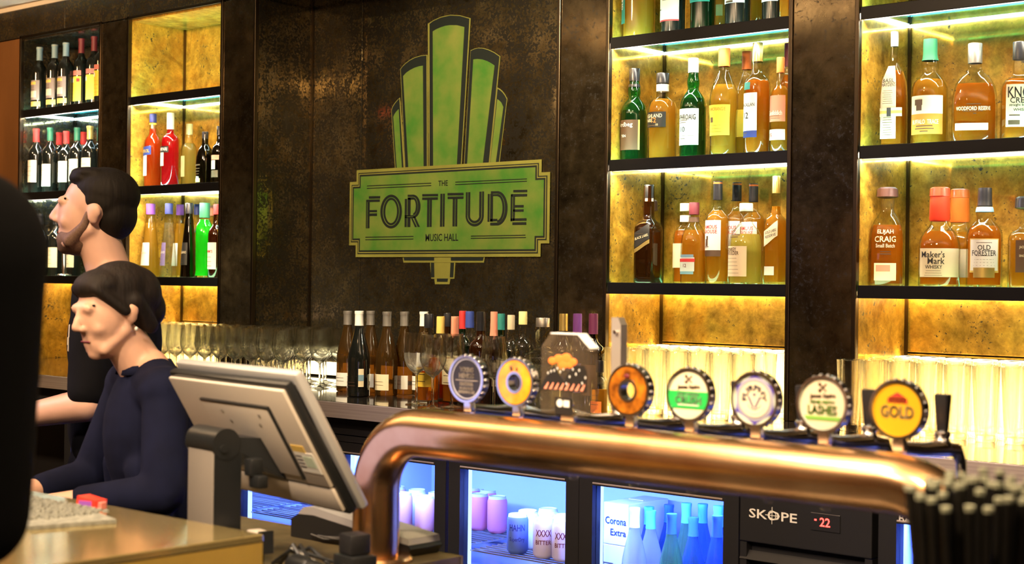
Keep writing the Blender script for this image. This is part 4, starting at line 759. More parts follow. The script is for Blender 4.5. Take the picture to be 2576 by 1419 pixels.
def carton(label, x0, x1, y0, y1, z0, z1, m, texts=(), strip=None, group=None):
    t = thing('drink_carton', label, 'carton', ((x0+x1)/2, (y0+y1)/2, z0), 0, group); hx, hy, hz = (x1-x0)/2, (y1-y0)/2, z1-z0
    G().box(-hx, hx, -hy, hy, 0, hz, 0, .002).build('box', M[m], t, False)
    G().box(-hx*.6, hx*.6, -.002, .002, hz-.001, hz+.002).build('flap_seam', M['tan'], t, False)
    if strip: G().box(-hx-.0006, -hx+.03, -hy-.0008, -hy, .004, hz-.004).build('printed_strip', M[strip], t, False)
    if texts:
        g = G()
        for s, x, z, h in texts: text_flat(g, s, lambda a, b: (x+a, -hy-.0012, z+b), h, 0, hx*1.7)
        g.build('lettering', M['navy'], t, False)
    return t
X0, _ = at(1526, -.30); X1, _ = at(1588, -.30)
carton('white beer carton with script lettering beside the blue bottles in the fridge', X0, X1, -.30, -.10, H-.7795, H-.655, 'canwhite', [('Corona', 0, .072, .022), ('Extra', .01, .038, .020)])
X0, _ = at(1526, -.30); X1, _ = at(1588, -.30)
carton('plain white beer carton under the lettered one in the fridge', X0, X1, -.30, -.10, H-.9195, H-.780, 'canwhite')
X0, _ = at(418, -.36); X1, _ = at(478, -.36)
carton('white beer carton with green strip in the fridge behind the barmaid', X0, X1, -.36, -.16, H-.8295, H-.655, 'canwhite', [('Corona', .012, .12, .026), ('Extra', .018, .085, .022)], 'lime')
M['bluebot'] = glass('blue_fridge_bottle', (.35, .55, .85), (.06, .16, .55), .22, (.20, .45, .95), .6, .06)
M['greenbot'] = glass('green_fridge_bottle', (.45, .75, .55), (.10, .40, .30), .22, (.40, .80, .5), .6, .06)
M['palebot'] = glass('pale_fridge_bottle', (.85, .9, .92), (.5, .65, .8), .35, (.9, .95, 1), .6, .06)
paint('foilblue', (.04, .14, .50), .35); paint('foilteal', (.10, .45, .62), .35); paint('foilwhite', (.8, .84, .88), .35)
gf = 'bottles in the fridge beside the grille'
fb = [(1604, 1278, -.40, 'palebot', 'foilwhite', 'pale bottle with white capsule beside the carton in the fridge'), (1645, 1285, -.31, 'palebot', 'foilteal', 'pale bottle with light blue capsule, second from the carton'), (1697, 1293, -.41, 'greenbot', 'foilblue', 'greenish bottle with dark blue capsule in the fridge front row'),
      (1752, 1302, -.34, 'bluebot', 'foilblue', 'deep blue bottle with ribbed dark capsule in the fridge front row'), (1812, 1298, -.41, 'bluebot', 'foilblue', 'blue bottle against the door edge in the fridge'), (1640, 1275, -.25, 'bluebot', 'foilteal', 'blue bottle in the second row behind the light blue capsule'),
      (1690, 1270, -.18, 'bluebot', 'foilblue', 'blue bottle with blue capsule in the second row of the fridge'), (1734, 1266, -.255, 'greenbot', 'foilteal', 'teal capsule bottle in the second row, tallest of the fridge'), (1775, 1268, -.18, 'bluebot', 'foilteal', 'teal capsule bottle in the second row near the door edge'), (1815, 1273, -.285, 'bluebot', 'foilteal', 'teal capsule bottle in the second row at the door edge')]
for px, top, Y, gm, cm, lab in fb:
    X, d = at(px, Y); z0 = H-.9195+.001
    bottle('wine_bottle', lab, (X, Y, z0), .036, W(px, top, Y).z-z0, 'burgundy', gm, None, 0, (.80, cm, 'foil'), [(.10, .28, 50, 'canwhite')], group=gf, n=20)
# shelf the tall bottles stand on
o = G().box(-2.705, -2.277, -.455, -.06, H-.9235, H-.9195).build('fridge_shelf', M['pewter'], None, False); tag(o, 'plain metal shelf carrying the tall blue bottles in the fridge', 'shelf')

# ================================================================== FRONT BAR
ZB = H-.385
t = thing('bar_counter', 'polished brass topped bar end with a satin brass face, beside the till', 'counter', (-1.81, -2.43, ZB))
G().box(-5.5, 0, -.62, 0, -.012, 0, 0, .002).build('brass_top', M['brass'], t, False)
G().box(-5.5, -.001, -.619, -.001, -.30, -.0125).build('brass_face', M['brassv'], t, False)
G().box(-5.5, -.03, -.58, -.03, -ZB, -.3005).build('carcass', M['blackp'], t, False)
ZW = H-.508
t = thing('work_bench', 'worn dark bench top behind the brass bar carrying the till', 'bench', (-1.95, -1.85, ZW))
G().box(-.66, 0, -.578, 0, -.03, 0, 0, .002).build('bench_top', M['wood'], t, False)
G().box(-.66, 0, .0003, .004, -.032, -.001).build('edge_strip', M['brassv'], t, False)
for x in (-.62, -.04):
    for y in (-.50, -.05): G().box(x-.02, x+.02, y-.02, y+.02, -ZW, -.0305).build('leg', M['steel'], t, False)
t = thing('bar_counter', 'dark topped bar section carrying the copper font and black straws', 'counter', (-.2, -2.45, ZW))
G().box(-1.50, 1.6, -.55, .55, -.03, 0, 0, .003).build('worktop', M['counter'], t, False)
G().box(-1.50, 1.6, -.50, .50, -ZW, -.0305).build('carcass', M['blackp'], t, False)
# bar mat
zm = ZB+.0003
mp = [(-2.048, -2.530), (-2.21, -2.490), (-2.60, -2.490), (-2.60, -2.66), (-2.08, -2.66)]
t = thing('bar_mat', 'grey ribbed rubber bar mat lying on the brass top', 'mat', (-2.3, -2.55, zm), 0)
paint('matgrey', (.20, .20, .17), .7); M['matgrey'] = pm('matgrey', (.23, .23, .19), .8, 0, noise=.5, nscale=90, bump=.5)
G().slab([(x+2.3, y+2.55) for x, y in mp], 0, .006).build('mat_sheet', M['matgrey'], t, False)
g = G(); random.seed(3)
for i in range(34):
    for j in range(13):
        x, y = -2.585+i*.0145+random.uniform(-.003, .003), -2.648+j*.0145+random.uniform(-.003, .003)
        if (x < -2.12) and y < -2.497: g.lathe([(.0055, .006), (.0045, .0105), (0, .0105)], 6, 0, 0, 1, (x+2.3, y+2.55, 0))
ob = g.build('nubs', M['matgrey'], t, False); ob['kind'] = 'stuff'
# red packet
X, d = at(240, -2.45)
p = W(243, 1268, -2.47)
t = thing('snack_packet', 'small shiny red packet lying on the far edge of the brass bar', 'packet', (p.x, -2.475, ZB+.0006), math.radians(18))
M['redfoil'] = pm('red_foil', (.85, .05, .03), .25, .2, coat=.4)
G().slab([(-.03, -.02), (.026, -.021), (.031, .017), (-.026, .021)], 0, .026).xf(Matrix.Rotation(.15, 4, 'Y')).build('pouch', M['redfoil'], t, False)
G().box(-.020, .018, -.0212, -.0205, .006, .020).build('label', M['purple'], t, False); G().box(.026, .040, -.012, .010, .0, .018, 0, .002).build('folded_end', M['pink'], t, False)
t.scale = (.68, .68, .72)

# ------------------------------------------------ copper font
YF = -2.0; RT = .0425
xl, xr_, zt_ = -2.022, -.885, H-.268
rb = .112
pts = [(xl, YF, ZW+.002), (xl, YF, zt_-rb)]
for k in range(1, 13): a = math.pi/2*k/12; pts.append((xl+rb-rb*math.cos(a), YF, zt_-rb+rb*math.sin(a)))
for k in range(1, 12): pts.append((xl+rb+(xr_-xl-2*rb)*k/12, YF, zt_))
for k in range(0, 13): a = math.pi/2*k/12; pts.append((xr_-rb+rb*math.sin(a), YF, zt_-rb+rb*math.cos(a)))
pts.append((xr_, YF, ZW+.002))
t = thing('beer_font', 'big aged copper pipe beer font arching over the bar', 'beer tap', (xl, YF, ZW))
off = Vector((xl, YF, ZW))
G().tube([Vector(p)-off for p in pts], RT, 40).build('pipe', M['copper'], t)
for x in (xl, xr_): G().lathe([(RT+.001, .0005), (.066, .0005), (.068, .006), (.064, .011), (RT+.001, .012)], 32, 0, 0, 1, (x-xl, 0, 0)).build('flange', M['copper'], t)
# frost beads hanging under the pipe
g = G(); random.seed(11)
for x in (-1.33, -1.44, -1.20, -1.10, -1.56):
    g.ell((x-xl, .0+random.uniform(-.01, .01), zt_-RT-.002-ZW), (.008, .006, .005), 0, 8, 6)
ob = g.build('water_drops', M['clear'], t); ob['kind'] = 'stuff'
# ------------------------------------------------ taps along the font
YB, YH = -1.95, -1.80
paint('badgecream', (.80, .70, .50), .35); paint('badgegreen', (.02, .45, .08), .35); paint('badgelight', (.70, .78, .62), .35); paint('badgeyellow', (.86, .48, .02), .3); paint('badgeblack', (.02, .018, .016), .3); paint('badgeviolet', (.10, .07, .42), .35); paint('badgegrey', (.45, .44, .52), .35); paint('badgegreen2', (.22, .48, .08), .35); paint('greyink', (.42, .36, .30), .5)
M['resin'] = pm('amber_resin', (.92, .40, .015), .15, 0, coat=.8, noise=.5, nscale=40, col2=(.70, .22, .01)); M['resindark'] = pm('dark_amber_resin', (.60, .20, .015), .12, 0, coat=.8, noise=.8, nscale=45, col2=(.07, .016, .005))
def ringg(g, cx, cz, r0, r1, y0, y1, a0=0, a1=360, n=36, mi=0):
    for k in range(n):
        a, b = math.radians(a0+(a1-a0)*k/n), math.radians(a0+(a1-a0)*(k+1)/n)
        g.prism([(cx+r0*math.cos(a), cz+r0*math.sin(a)), (cx+r1*math.cos(a), cz+r1*math.sin(a)), (cx+r1*math.cos(b), cz+r1*math.sin(b)), (cx+r0*math.cos(b), cz+r0*math.sin(b))], y0, y1, mi)
def disc(g, cx, cz, r, y0, y1, n=40): g.prism([(cx+r*math.cos(2*math.pi*k/n), cz+r*math.sin(2*math.pi*k/n)) for k in range(n)], y0, y1)
def chord(g, r, z0, z1, y0, y1, n=12):   # band across the disc between two heights
    pts = []
    a0, a1 = math.asin(max(-1, min(1, z0/r))), math.asin(max(-1, min(1, z1/r)))
    for k in range(n+1): a = a0+(a1-a0)*k/n; pts.append((r*math.cos(a), r*math.sin(a)))
    for k in range(n, -1, -1): a = a0+(a1-a0)*k/n; pts.append((-r*math.cos(a), r*math.sin(a)))
    g.prism(pts, y0, y1)
def bold(g, s, fn, h, mi=0, wmax=None, sq=1.0, e=.0005):
    for dx, dz in ((-e, 0), (e, 0), (0, e), (0, -e)): text_flat(g, s, lambda x, y: fn(x+dx, y+dz), h, mi, wmax, sq)
def arctext(g, s, R, h, y, top=True):
    vs, fs, wd = TX[s]
    def fn(x, z):
        a = x/R; rr = R+z
        return (rr*math.sin(a), y, rr*math.cos(a))
    bold(g, s, fn, h, 0, None, 1.35, .0004)
ZBD = H-.171; ZTOP = zt_+RT
def tap(px, label, kind, handle='black'):
    X, d = at(px, YB)
    t = thing('beer_tap', label, 'beer tap', (X, YB, ZBD), 0, 'taps along the copper font')
    r = .0455; t.scale = (.89, .89, .89)
    if kind != 'block':
        ringg(G_ := G(), 0, 0, r-.0035, r+.0015, -.009, .009); disc(G_, 0, 0, r-.003, -.004, .009) if kind not in ('ring', 'ringdark') else ringg(G_, 0, 0, .016, .021, -.010, .010)
        for k in range(22): a = 2*math.pi*k/22; G_.ell(((r+.0012)*math.cos(a), 0, (r+.0012)*math.sin(a)), (.0032, .006, .0032), 0, 8, 6)
        G_.build('chrome_rim', M['chrome'], t)
        G().box(-.010, .010, -.004, .010, -.066, -r+.001, 0, .002).build('stem', M['chrome'], t, False)
    else:
        G().box(-.016, .016, -.006, .006, -.066, -.0655+.012, 0, .002).build('stem', M['chrome'], t, False)
    # spout and handle on the staff side
    dy = YH-YB
    g = G(); g.tube([(0, .012, -.060), (0, dy*.5, -.068), (0, dy, -.072), (0, dy+.05, -.078), (0, dy+.07, -.10), (0, dy+.075, -.15)], [.010, .012, .015, .012, .009, .008], 14)
    g.lathe([(0, -.072), (.015, -.072), (.016, -.068), (.011, -.056), (.014, -.050), (.014, -.046), (.008, -.042), (0, -.042)], 18, 0, 0, 1, (0, dy, 0)); g.build('spout', M['chrome'], t)
    if handle == 'black': G().lathe([(0, -.044), (.0085, -.044), (.0095, -.041), (.0135, .012), (.0128, .017), (0, .018)], 16, 0, 4, .8, (0, dy, 0)).build('handle', M['capblack'], t)
    else:
        g = G(); g.prism([(-.0115, -.05), (.0115, -.05), (.0115, .112), (.004, .126), (-.0115, .126)], dy-.010, dy+.010); g.build('handle', pm('steel_paddle', (.72, .66, .58), .42, .85), t, False)
        G().tube([(.002, dy-.011, .098), (.002, dy-.018, .098)], .004, 10).build('screw', M['chrome'], t)
    yf = -.0045
    if kind == 'dark':
        g = G(); disc(g, 0, 0, r-.003, yf-.001, yf); f = g.build('face', M['badgeblack'], t, False)
        g = G(); ringg(g, 0, 0, r-.0075, r-.0055, yf-.0016, yf-.001); g.build('face_ring', M['badgegrey'], f, False)
        g = G()
        for s, z, h, wm in (('YOUNG', .018, .009, .05), ('HENRYS', .006, .009, .055), ('NEWTOWNER', -.010, .006, .05), ('FURIOUS', -.019, .005, .05), ('REFRESHING ALE', -.026, .005, .06)): bold(g, s, lambda x, y: (x, yf-.0018, z+y), h, 0, wm*.72, 1.3)
        g.box(-.030, .030, yf-.0018, yf-.001, -.0035, -.0025); g.build('lettering', M['greyink'], f, False)
    elif kind in ('ring', 'ringdark'):
        g = G(); ringg(g, 0, 0, .020, r-.002, -.009, .004); g.build('resin_ring', M['resin' if kind == 'ring' else 'resindark'], t)
        if kind == 'ring': g = G(); g.ell((-.008, -.010, .027), (.004, .001, .005), 0, 10, 6); g.ell((.006, -.010, .026), (.0025, .001, .003), 0, 10, 6); g.build('mark', M['brownink'], t)
        else: g = G(); g.ell((-.002, -.010, .026), (.006, .001, .004), 0, 10, 6); g.build('mark', M['maroon'], t)
    elif kind in ('crush', 'lashes'):
        g = G(); disc(g, 0, 0, r-.003, yf-.0008, yf); f = g.build('face', M['badgelight'], t, False)
        g = G(); disc(g, 0, 0, r-.0062, yf-.0014, yf-.0009); g.build('cream_field', M['badgecream'], f, False)
        g = G()
        for s_ in (-1, 1):
            a = Matrix.Rotation(s_*.75, 4, 'Y'); q = G().box(-.009, .009, yf-.0024, yf-.0018, -.0013, .0013).box(-.010, -.005, yf-.0024, yf-.0018, -.0026, .0026).xf(a).xf(Matrix.Translation((0, 0, .027))); g.add(q.v, q.f)
        bold(g, 'James Squire', lambda x, y: (x, yf-.0024, .013+y+.05*x), .0085, 0, .056); g.build('emblem', M['brownink'], f, False)
        g = G()
        if kind == 'crush':
            chord(g, r-.0035, -.024, .006, yf-.0026, yf-.0016); g.build('green_band', M['badgegreen'], f, False)
            g = G(); chord(g, .026, -.0235, .0055, yf-.0032, yf-.0027) if False else None
            bold(g, 'ORCHARD', lambda x, y: (x, yf-.0034, .0015+y), .0055, 0, .046, 1.3, .0002); bold(g, 'CRUSH', lambda x, y: (x, yf-.0034, -.0095+y), .0135, 0, .054, 1.15, .0003); g.box(-.022, .022, yf-.0034, yf-.0028, -.019, -.017); g.build('lettering', M['badgelight'], f, False)
        else:
            chord(g, r-.0063, -.026, -.0195, yf-.0026, yf-.0016); g.build('green_band', M['badgegreen2'], f, False)
            g = G(); bold(g, 'ONE FIFTY', lambda x, y: (x, yf-.0030, .0035+y), .005, 0, .05, 1.4); bold(g, 'LASHES', lambda x, y: (x, yf-.0030, -.009+y), .0145, 0, .053, .95); g.build('lettering', M['badgegreen2'], f, False)
    elif kind == 'hex':
        g = G(); disc(g, 0, 0, r-.003, yf-.0008, yf); f = g.build('face', M['badgelight'], t, False)
        g = G(); g.prism([(.0425*math.cos(math.radians(90+60*k)), .0425*math.sin(math.radians(90+60*k))) for k in range(6)], yf-.0014, yf-.0009); g.build('hexagon', M['badgeviolet'], f, False)
        g = G(); disc(g, 0, 0, .036, yf-.0020, yf-.0015); g.build('grey_field', M['badgegrey'], f, False)
        g = G(); disc(g, 0, 0, .0305, yf-.0026, yf-.0021); g.build('cream_field', M['badgecream'], f, False)
        g = G(); arctext(g, 'FURPHY', .0195, .0098, yf-.0032)
        for s_ in (-1, 1):
            g.prism([(s_*.0025, -.016), (s_*.013, .004), (s_*.0105, .006), (s_*.001, -.012)][::s_], yf-.0032, yf-.0027)
        ringg(g, 0, -.004, .0125, .0135, yf-.0032, yf-.0027, 200, 340, 16); g.prism([(-.004, .010), (.004, .010), (0, .004)], yf-.0032, yf-.0027); ringg(g, 0, 0, .0310, .0318, yf-.0032, yf-.0027); g.build('lettering', M['navy'], f, False)
        g = G()
        ringg(g, 0, 0, .0225, .0245, yf-.0032, yf-.0027, 215, 325, 12); g.build('small_print', M['badgegrey'], f, False)
    elif kind == 'gold':
        g = G(); disc(g, 0, 0, r-.003, yf-.0016, yf); f = g.build('face', M['badgeyellow'], t, False)
        g = G(); ringg(g, 0, 0, r-.0055, r-.0035, yf-.0026, yf-.0017); g.build('raised_ring', M['badgeyellow'], f, False)
        g = G(); g.prism([(-.018, .010), (.018, .010), (.016, .018), (.006, .024), (0, .027), (-.006, .024), (-.016, .018)], yf-.0022, yf-.0017); g.build('crown_patch', M['redp'], f, False)
        g = G(); bold(g, 'XXXX', lambda x, y: (x, yf-.0028, .0155+y), .008, 0, .030); g.build('lettering', M['badgeyellow'], f, False)
        g = G(); bold(g, 'GOLD', lambda x, y: (x, yf-.0026, -.0035+y), .019, 0, .056, .95); g.build('lettering', M['tan'], f, False)
    elif kind == 'block':
        w2 = .0585
        b = G(); b.prism([(-w2, -.052), (-w2+.018, -.066+.012), (w2-.018, -.066+.012), (w2, -.052+.012), (w2, .072), (w2-.028, .098), (-w2+.022, .098), (-w2, .072)], -.012, .012); bl = b.build('acrylic_block', M['acrylic'], t, False)
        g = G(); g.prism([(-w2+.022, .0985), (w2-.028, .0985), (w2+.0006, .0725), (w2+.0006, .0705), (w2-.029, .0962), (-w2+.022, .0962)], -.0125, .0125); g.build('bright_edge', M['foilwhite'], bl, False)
        random.seed(5)
        g = G(); g.prism([(-.060, -.008), (-.052, .006), (-.036, .028), (-.026, .038), (-.012, .020), (0, .010), (.008, .024), (.018, .036), (.030, .040), (.046, .040), (.052, .030), (.052, -.008)], -.0136, -.0128); g.build('dark_picture', M['badgeblack'], bl, False)
        g = G()
        for k in range(8): x = -.046+k*.0125; g.prism([(x-.004, -.007), (x+.003, -.007), (x+.008, .004), (x+.006, .006)], -.0146, -.0138)
        g.build('pale_flames', M['salmon'], bl, False)
        g = G()
        for k in range(13): g.ell((-.04+k*.0075, -.0142, .012+random.uniform(-.008, .022)), (.0016, .0006, .0026), 0, 8, 5)
        g.build('white_specks', M['canwhite'], bl)
        g = G()
        for x, z, s_ in ((-.030, .046, .010), (-.014, .050, .012), (.004, .052, .013), (.020, .046, .010), (-.004, .040, .012), (.012, .040, .009)): g.ell((x, -.0142, z), (s_, .0008, s_*.7), 0, 10, 6)
        g.build('red_mark', M['orangep'], bl)
        G().box(-.022, .020, -.0140, -.0128, -.053, -.022).build('black_patch', M['badgeblack'], bl, False)
        g = G(); disc(g, -.010, -.032, .0075, -.0150, -.0142, 16); g.box(-.001, .013, -.0150, -.0142, -.0385, -.026); g.build('white_mark', M['canwhite'], bl, False)
    return t
tap(1182, 'beer tap with a dark oval badge and grey lettering, end of the font', 'dark')
tap(1305, 'beer tap with a bright orange ring badge, open in the middle', 'ring')
tap(1435, 'beer tap with a clear acrylic block showing a dark picture and red mark', 'block', 'steel')
tap(1590, 'beer tap with a dark amber ring badge before the glowing panel', 'ringdark')
tap(1741, 'beer tap with a cream badge and wide green band', 'crush')
tap(1907, 'beer tap with a violet hexagon on a round white badge', 'hex')
tap(2078, 'beer tap with a cream badge, green lettering and narrow green band', 'lashes')
tap(2266, 'beer tap with a plain yellow badge and red crown patch', 'gold')

# ------------------------------------------------ till
M['tillgrey'] = pm('warm_grey_plastic', (.46, .41, .35), .42, 0, noise=.04, nscale=200); M['tillrim'] = pm('silver_plastic', (.40, .40, .40), .35, .3); M['tillcol'] = pm('taupe_plastic', (.17, .15, .13), .45); M['tilldark'] = pm('till_black', (.010, .011, .012), .32)
yaw = math.radians(-8.8); tilt = math.radians(30.3)
pc = W(712, 985, 0) ; u_ = (712-1288)/FPX; d0 = 2.52
def ray(px, py, d):   # the point seen at a pixel, d metres deep
    u = (px-1288)/FPX; v = -(py-(709.5+(px-1288)*ROLL))/FPX
    return Vector((d*(u*CP-SP), d*(u*SP+CP)-DIST, H+v*d))
ptr = ray(712, 985, d0)
t = thing('till_screen', 'grey point of sale touch screen on a stand, back turned to the bar', 'till', (ptr.x, ptr.y, ZW), yaw)
# screen frame: origin at the back panel's upper corner, x along the width, s down the slope, n out through the screen
zrel = ptr.z-ZW
ex = Vector((1, 0, 0)); es = Vector((0, math.sin(tilt), -math.cos(tilt))); en = Vector((0, math.cos(tilt), math.sin(tilt)))
def F(x, s, n): return Vector((0, 0, zrel))+ex*x+es*s+en*n
MF = Matrix(((ex.x, es.x, en.x, 0), (ex.y, es.y, en.y, 0), (ex.z, es.z, en.z, zrel), (0, 0, 0, 1)))
wd = .162*d0; ln = .0968*d0
def fbox(x0, x1, s0, s1, n0, n1, b=0): return G().box(x0, x1, s0, s1, n0, n1, 0, b).xf(MF)
def build_f(g, nm, m, par=t): g.f = [tuple(reversed(f)) for f in g.f] if MF.determinant() < 0 else g.f; return g.build(nm, m, par, True, 35)
bp = build_f(fbox(-wd, 0, 0, ln*.80, 0, .008, .003), 'back_panel', M['tillgrey'])
build_f(fbox(-wd-.004, .006, -.008, ln+.010, .008, .024, .004), 'inner_frame', M['tilldark'])
rim = build_f(fbox(-wd-.008, .016, -.017, ln+.014, .026, .046, .008), 'bezel', M['tillrim'])
build_f(fbox(-wd+.012, .004, -.006, ln+.004, .0465, .0475), 'screen_glass', emi('till_display', (.62, .56, 1.0), .8), rim)
cp_ = build_f(fbox(-wd*.76, -wd*.18, ln*.16, ln*.73, -.004, -.0002, .0015), 'mounting_plate', M['tillgrey'])
g = fbox(-wd*.76-.001, -wd*.18+.003, ln*.16-.004, ln*.16, -.005, -.0002); q = fbox(-wd*.18, -wd*.18+.004, ln*.16, ln*.75, -.005, -.0002); g.add(q.v, q.f); build_f(g, 'plate_gap', M['tilldark'])
for i, (a, b) in enumerate(((-.60, .23), (-.56, .31), (-.28, .23), (-.31, .31))): build_f(fbox(a*wd-.003, a*wd+.003, b*ln-.003, b*ln+.003, -.0052, -.0042, .001), 'screw', M['pewter'], cp_)
build_f(fbox(-wd*.60, -.010, ln*.801, ln*.808, .001, .006), 'seam', M['tilldark'])
build_f(fbox(-wd, 0, ln*.81, ln*1.0, .0005, .008, .003), 'lower_cover', M['tillgrey'])
st_ = build_f(fbox(-wd*.155, -wd*.005, ln*.51, ln*.68, -.0012, -.0002), 'sticker', M['white'])
build_f(fbox(-wd*.155, -wd*.055, ln*.455, ln*.51, -.0012, -.0002), 'sticker_flap', M['goldp'], st_); build_f(fbox(-wd*.095, -wd*.02, ln*.54, ln*.63, -.0018, -.0013), 'print_patch', M['sage'], st_)
g = G()
for k in range(4): q = fbox(-wd*.15, -wd*.105, ln*(.54+k*.03), ln*(.55+k*.03), -.0018, -.0013); g.add(q.v, q.f)
build_f(g, 'small_print', M['dgrey'], st_)
# hinge and column
pf = ray(513, 1215, d0+.13); lp = Vector((pf.x-ptr.x, pf.y-ptr.y, 0)); lp = Matrix.Rotation(-yaw, 3, 'Z') @ lp
cx, cy = lp.x, lp.y
zcol = ray(520, 1120, d0+.13).z-ZW
G().box(cx-.052, cx+.040, cy, cy+.052, .010, zcol, 0, .003).build('column', M['tillcol'], t, True, 35)
G().box(cx+.0405, cx+.043, cy+.002, cy+.054, .010, zcol-.004).build('column_side', M['tilldark'], t, False)
G().box(cx-.07, cx+.05, cy-.02, cy+.09, .0005, .0095, 0, .003).build('base_plate', M['tilldark'], t, True, 35)
g = G(); g.tube([(cx-.056, cy+.024, zcol+.004), (cx+.044, cy+.024, zcol+.004)], .027, 24); g.build('hinge_barrel', M['tilldark'], t)
hy = F(0, ln*.52, -.004)
g = G(); g.add([(cx-.030, cy+.004, zcol+.018), (cx+.034, cy+.004, zcol+.018), (cx+.050, hy.y-.002, hy.z+.018), (cx-.020, hy.y-.002, hy.z+.018), (cx-.030, cy+.05, zcol-.03), (cx+.034, cy+.05, zcol-.03), (cx+.060, hy.y+.035, hy.z-.055), (cx-.02, hy.y+.035, hy.z-.055)], [(0, 1, 2, 3), (4, 7, 6, 5), (0, 4, 5, 1), (1, 5, 6, 2), (2, 6, 7, 3), (3, 7, 4, 0)]); g.build('hinge_arm', M['tilldark'], t, False)
for s_ in (-1, 1): G().tube([(cx+s_*.0445, cy+.018, zcol-.004), (cx+s_*.047, cy+.018, zcol-.004)], .007, 16).build('hinge_cap', M['tilldark'], t)
g = G().box(cx+.058, cx+.082, cy+.05, cy+.075, zcol-.05, zcol-.02, 0, .003).box(cx+.066, cx+.10, cy+.055, cy+.075, zcol-.070, zcol-.048, 0, .003); g.build('cable_clamp', M['tilldark'], t, True, 35)

# card terminals, scanner and cables behind the till
def wedge(name, label, px, py, Y, L, Wd, hh, rz, cat):
    X, d = at(px, Y); t = thing(name, label, cat, (X, Y, ZW+.0005), math.radians(rz))
    prof = [(-L/2, 0), (L/2, 0), (L/2, hh*.35), (L/2-.02, hh*.45), (-L/2+.03, hh), (-L/2, hh*.92)]
    G().prism([(x, z*.62) for x, z in prof], -Wd/2, Wd/2).build('body', M['tilldark'], t, False)
    G().prism([(L/2-.004, hh*.30), (L/2-.002, hh*.50), (-L/2+.028, hh*1.04), (-L/2+.004, hh*.98), (-L/2+.006, hh*.70), (-L/2+.03, hh*.72)], -Wd/2+.004, Wd/2-.004).build('lid', M['tillrim'], t, False)
    G().box(-.02, .03, -Wd/2-.001, -Wd/2+.006, hh*.30, hh*.42).build('slot', M['chrome'], t, False)
    G().box(-L*.1, -L*.06, -Wd/2+.0035, -Wd/2+.0045, hh*.72, hh*.86).build('latch', M['tilldark'], t, False)
    return t
wedge('receipt_printer', 'black receipt printer with grey sloping lid behind the copper pipe', 925, 1360, -1.99, .24, .11, .098, -14, 'printer') if False else None
def slopebox(name, label, cat, p0, p1, depth, h0, h1, rz):
    pass
X, d = at(880, -2.03)
t = thing('receipt_printer', 'black receipt printer with a grey sloping lid between till and copper pipe', 'printer', (-2.165, -1.898, ZW+.0005), 0)
prof = [(-.165, 0), (.16, 0), (.172, .016), (.165, .022), (-.10, .048), (-.145, .046), (-.165, .035)]
G().prism(prof, -.042, .042).build('body', M['tilldark'], t, False)
lid = G().prism([(.166, .0225), (.163, .034), (-.10, .064), (-.13, .061), (-.146, .0465), (-.10, .0485)], -.041, .041).build('lid', M['tillrim'], t, False)
G().box(.02, .024, -.043, -.041, .041, .048).build('latch', M['tilldark'], lid, False)
G().box(-.05, .10, -.045, -.0423, .012, .015).build('paper_slot', M['chrome'], t, False)
g = G()
for k in range(5): g.tube([(-.10+k*.02, -.0455, .012), (-.06+k*.03, -.049, .008+.004*k), (.02+k*.018, -.0455, .014)], .0022, 6)
g.build('leads', M['tilldark'], t)
p = ray(652, 1316, 2.60)
t = thing('card_reader', 'small grey card reader on a black bracket under the till screen', 'card reader', (p.x, p.y, ZW+.0005), math.radians(-12))
G().box(-.008, .008, -.004, .012, 0, .055, 0, .001).build('bracket', M['tilldark'], t, False); G().box(-.022, .018, -.008, .020, .040, .078, 0, .003).build('reader_head', M['tillgrey'], t, True, 35); G().box(.0185, .026, -.006, .020, .042, .080).build('side_cheek', M['tilldark'], t, False)
G().lathe([(0, 0), (.028, 0), (.028, .005), (0, .006)], 20).build('foot', M['tilldark'], t)
p = ray(800, 1375, 2.55)
t = thing('barcode_scanner', 'black hand scanner lying on the bench under the till', 'scanner', (p.x, p.y, ZW+.0005), math.radians(-6))
g = G(); g.cone((-.055, 0, .022), (-.02, 0, .022), .020, .018).cone((-.02, 0, .022), (.06, .01, .016), .017, .013); g.build('body', M['tilldark'], t); G().box(-.062, -.058, -.006, .002, .018, .028).build('window', M['goldp'], t, False)
p = ray(890, 1400, 2.6)
t = thing('cable_box', 'black box with cables standing beside the copper pipe foot', 'box', (p.x+.045, p.y-.03, ZW+.0005), math.radians(-10))
G().box(-.03, .03, -.025, .025, 0, .05, 0, .003).build('case', M['tilldark'], t, True, 35); G().box(-.022, .018, -.020, .020, .0505, .085, 0, .004).build('plug', M['blackp'], t, True, 35); G().box(.006, .018, -.0262, -.0252, .025, .036).build('label', M['white'], t, False)
g = G(); random.seed(9)
for k in range(5):
    a = [(-.20+random.uniform(-.02, .02), -.02+random.uniform(-.03, .03), .006), (-.15, random.uniform(-.04, .02), .03+random.uniform(0, .02)), (-.10, random.uniform(-.03, .03), .006+.004*k), (-.06, -.03+.012*k, .010), (-.031, -.015+.006*k, .02)]
    sm = []
    for q0, q1 in zip(a, a[1:]):
        for s_ in range(4): sm.append(Vector(q0).lerp(Vector(q1), s_/4))
    g.tube(sm+[Vector(a[-1])], .0035, 6)
g.build('cables', M['tilldark'], t)

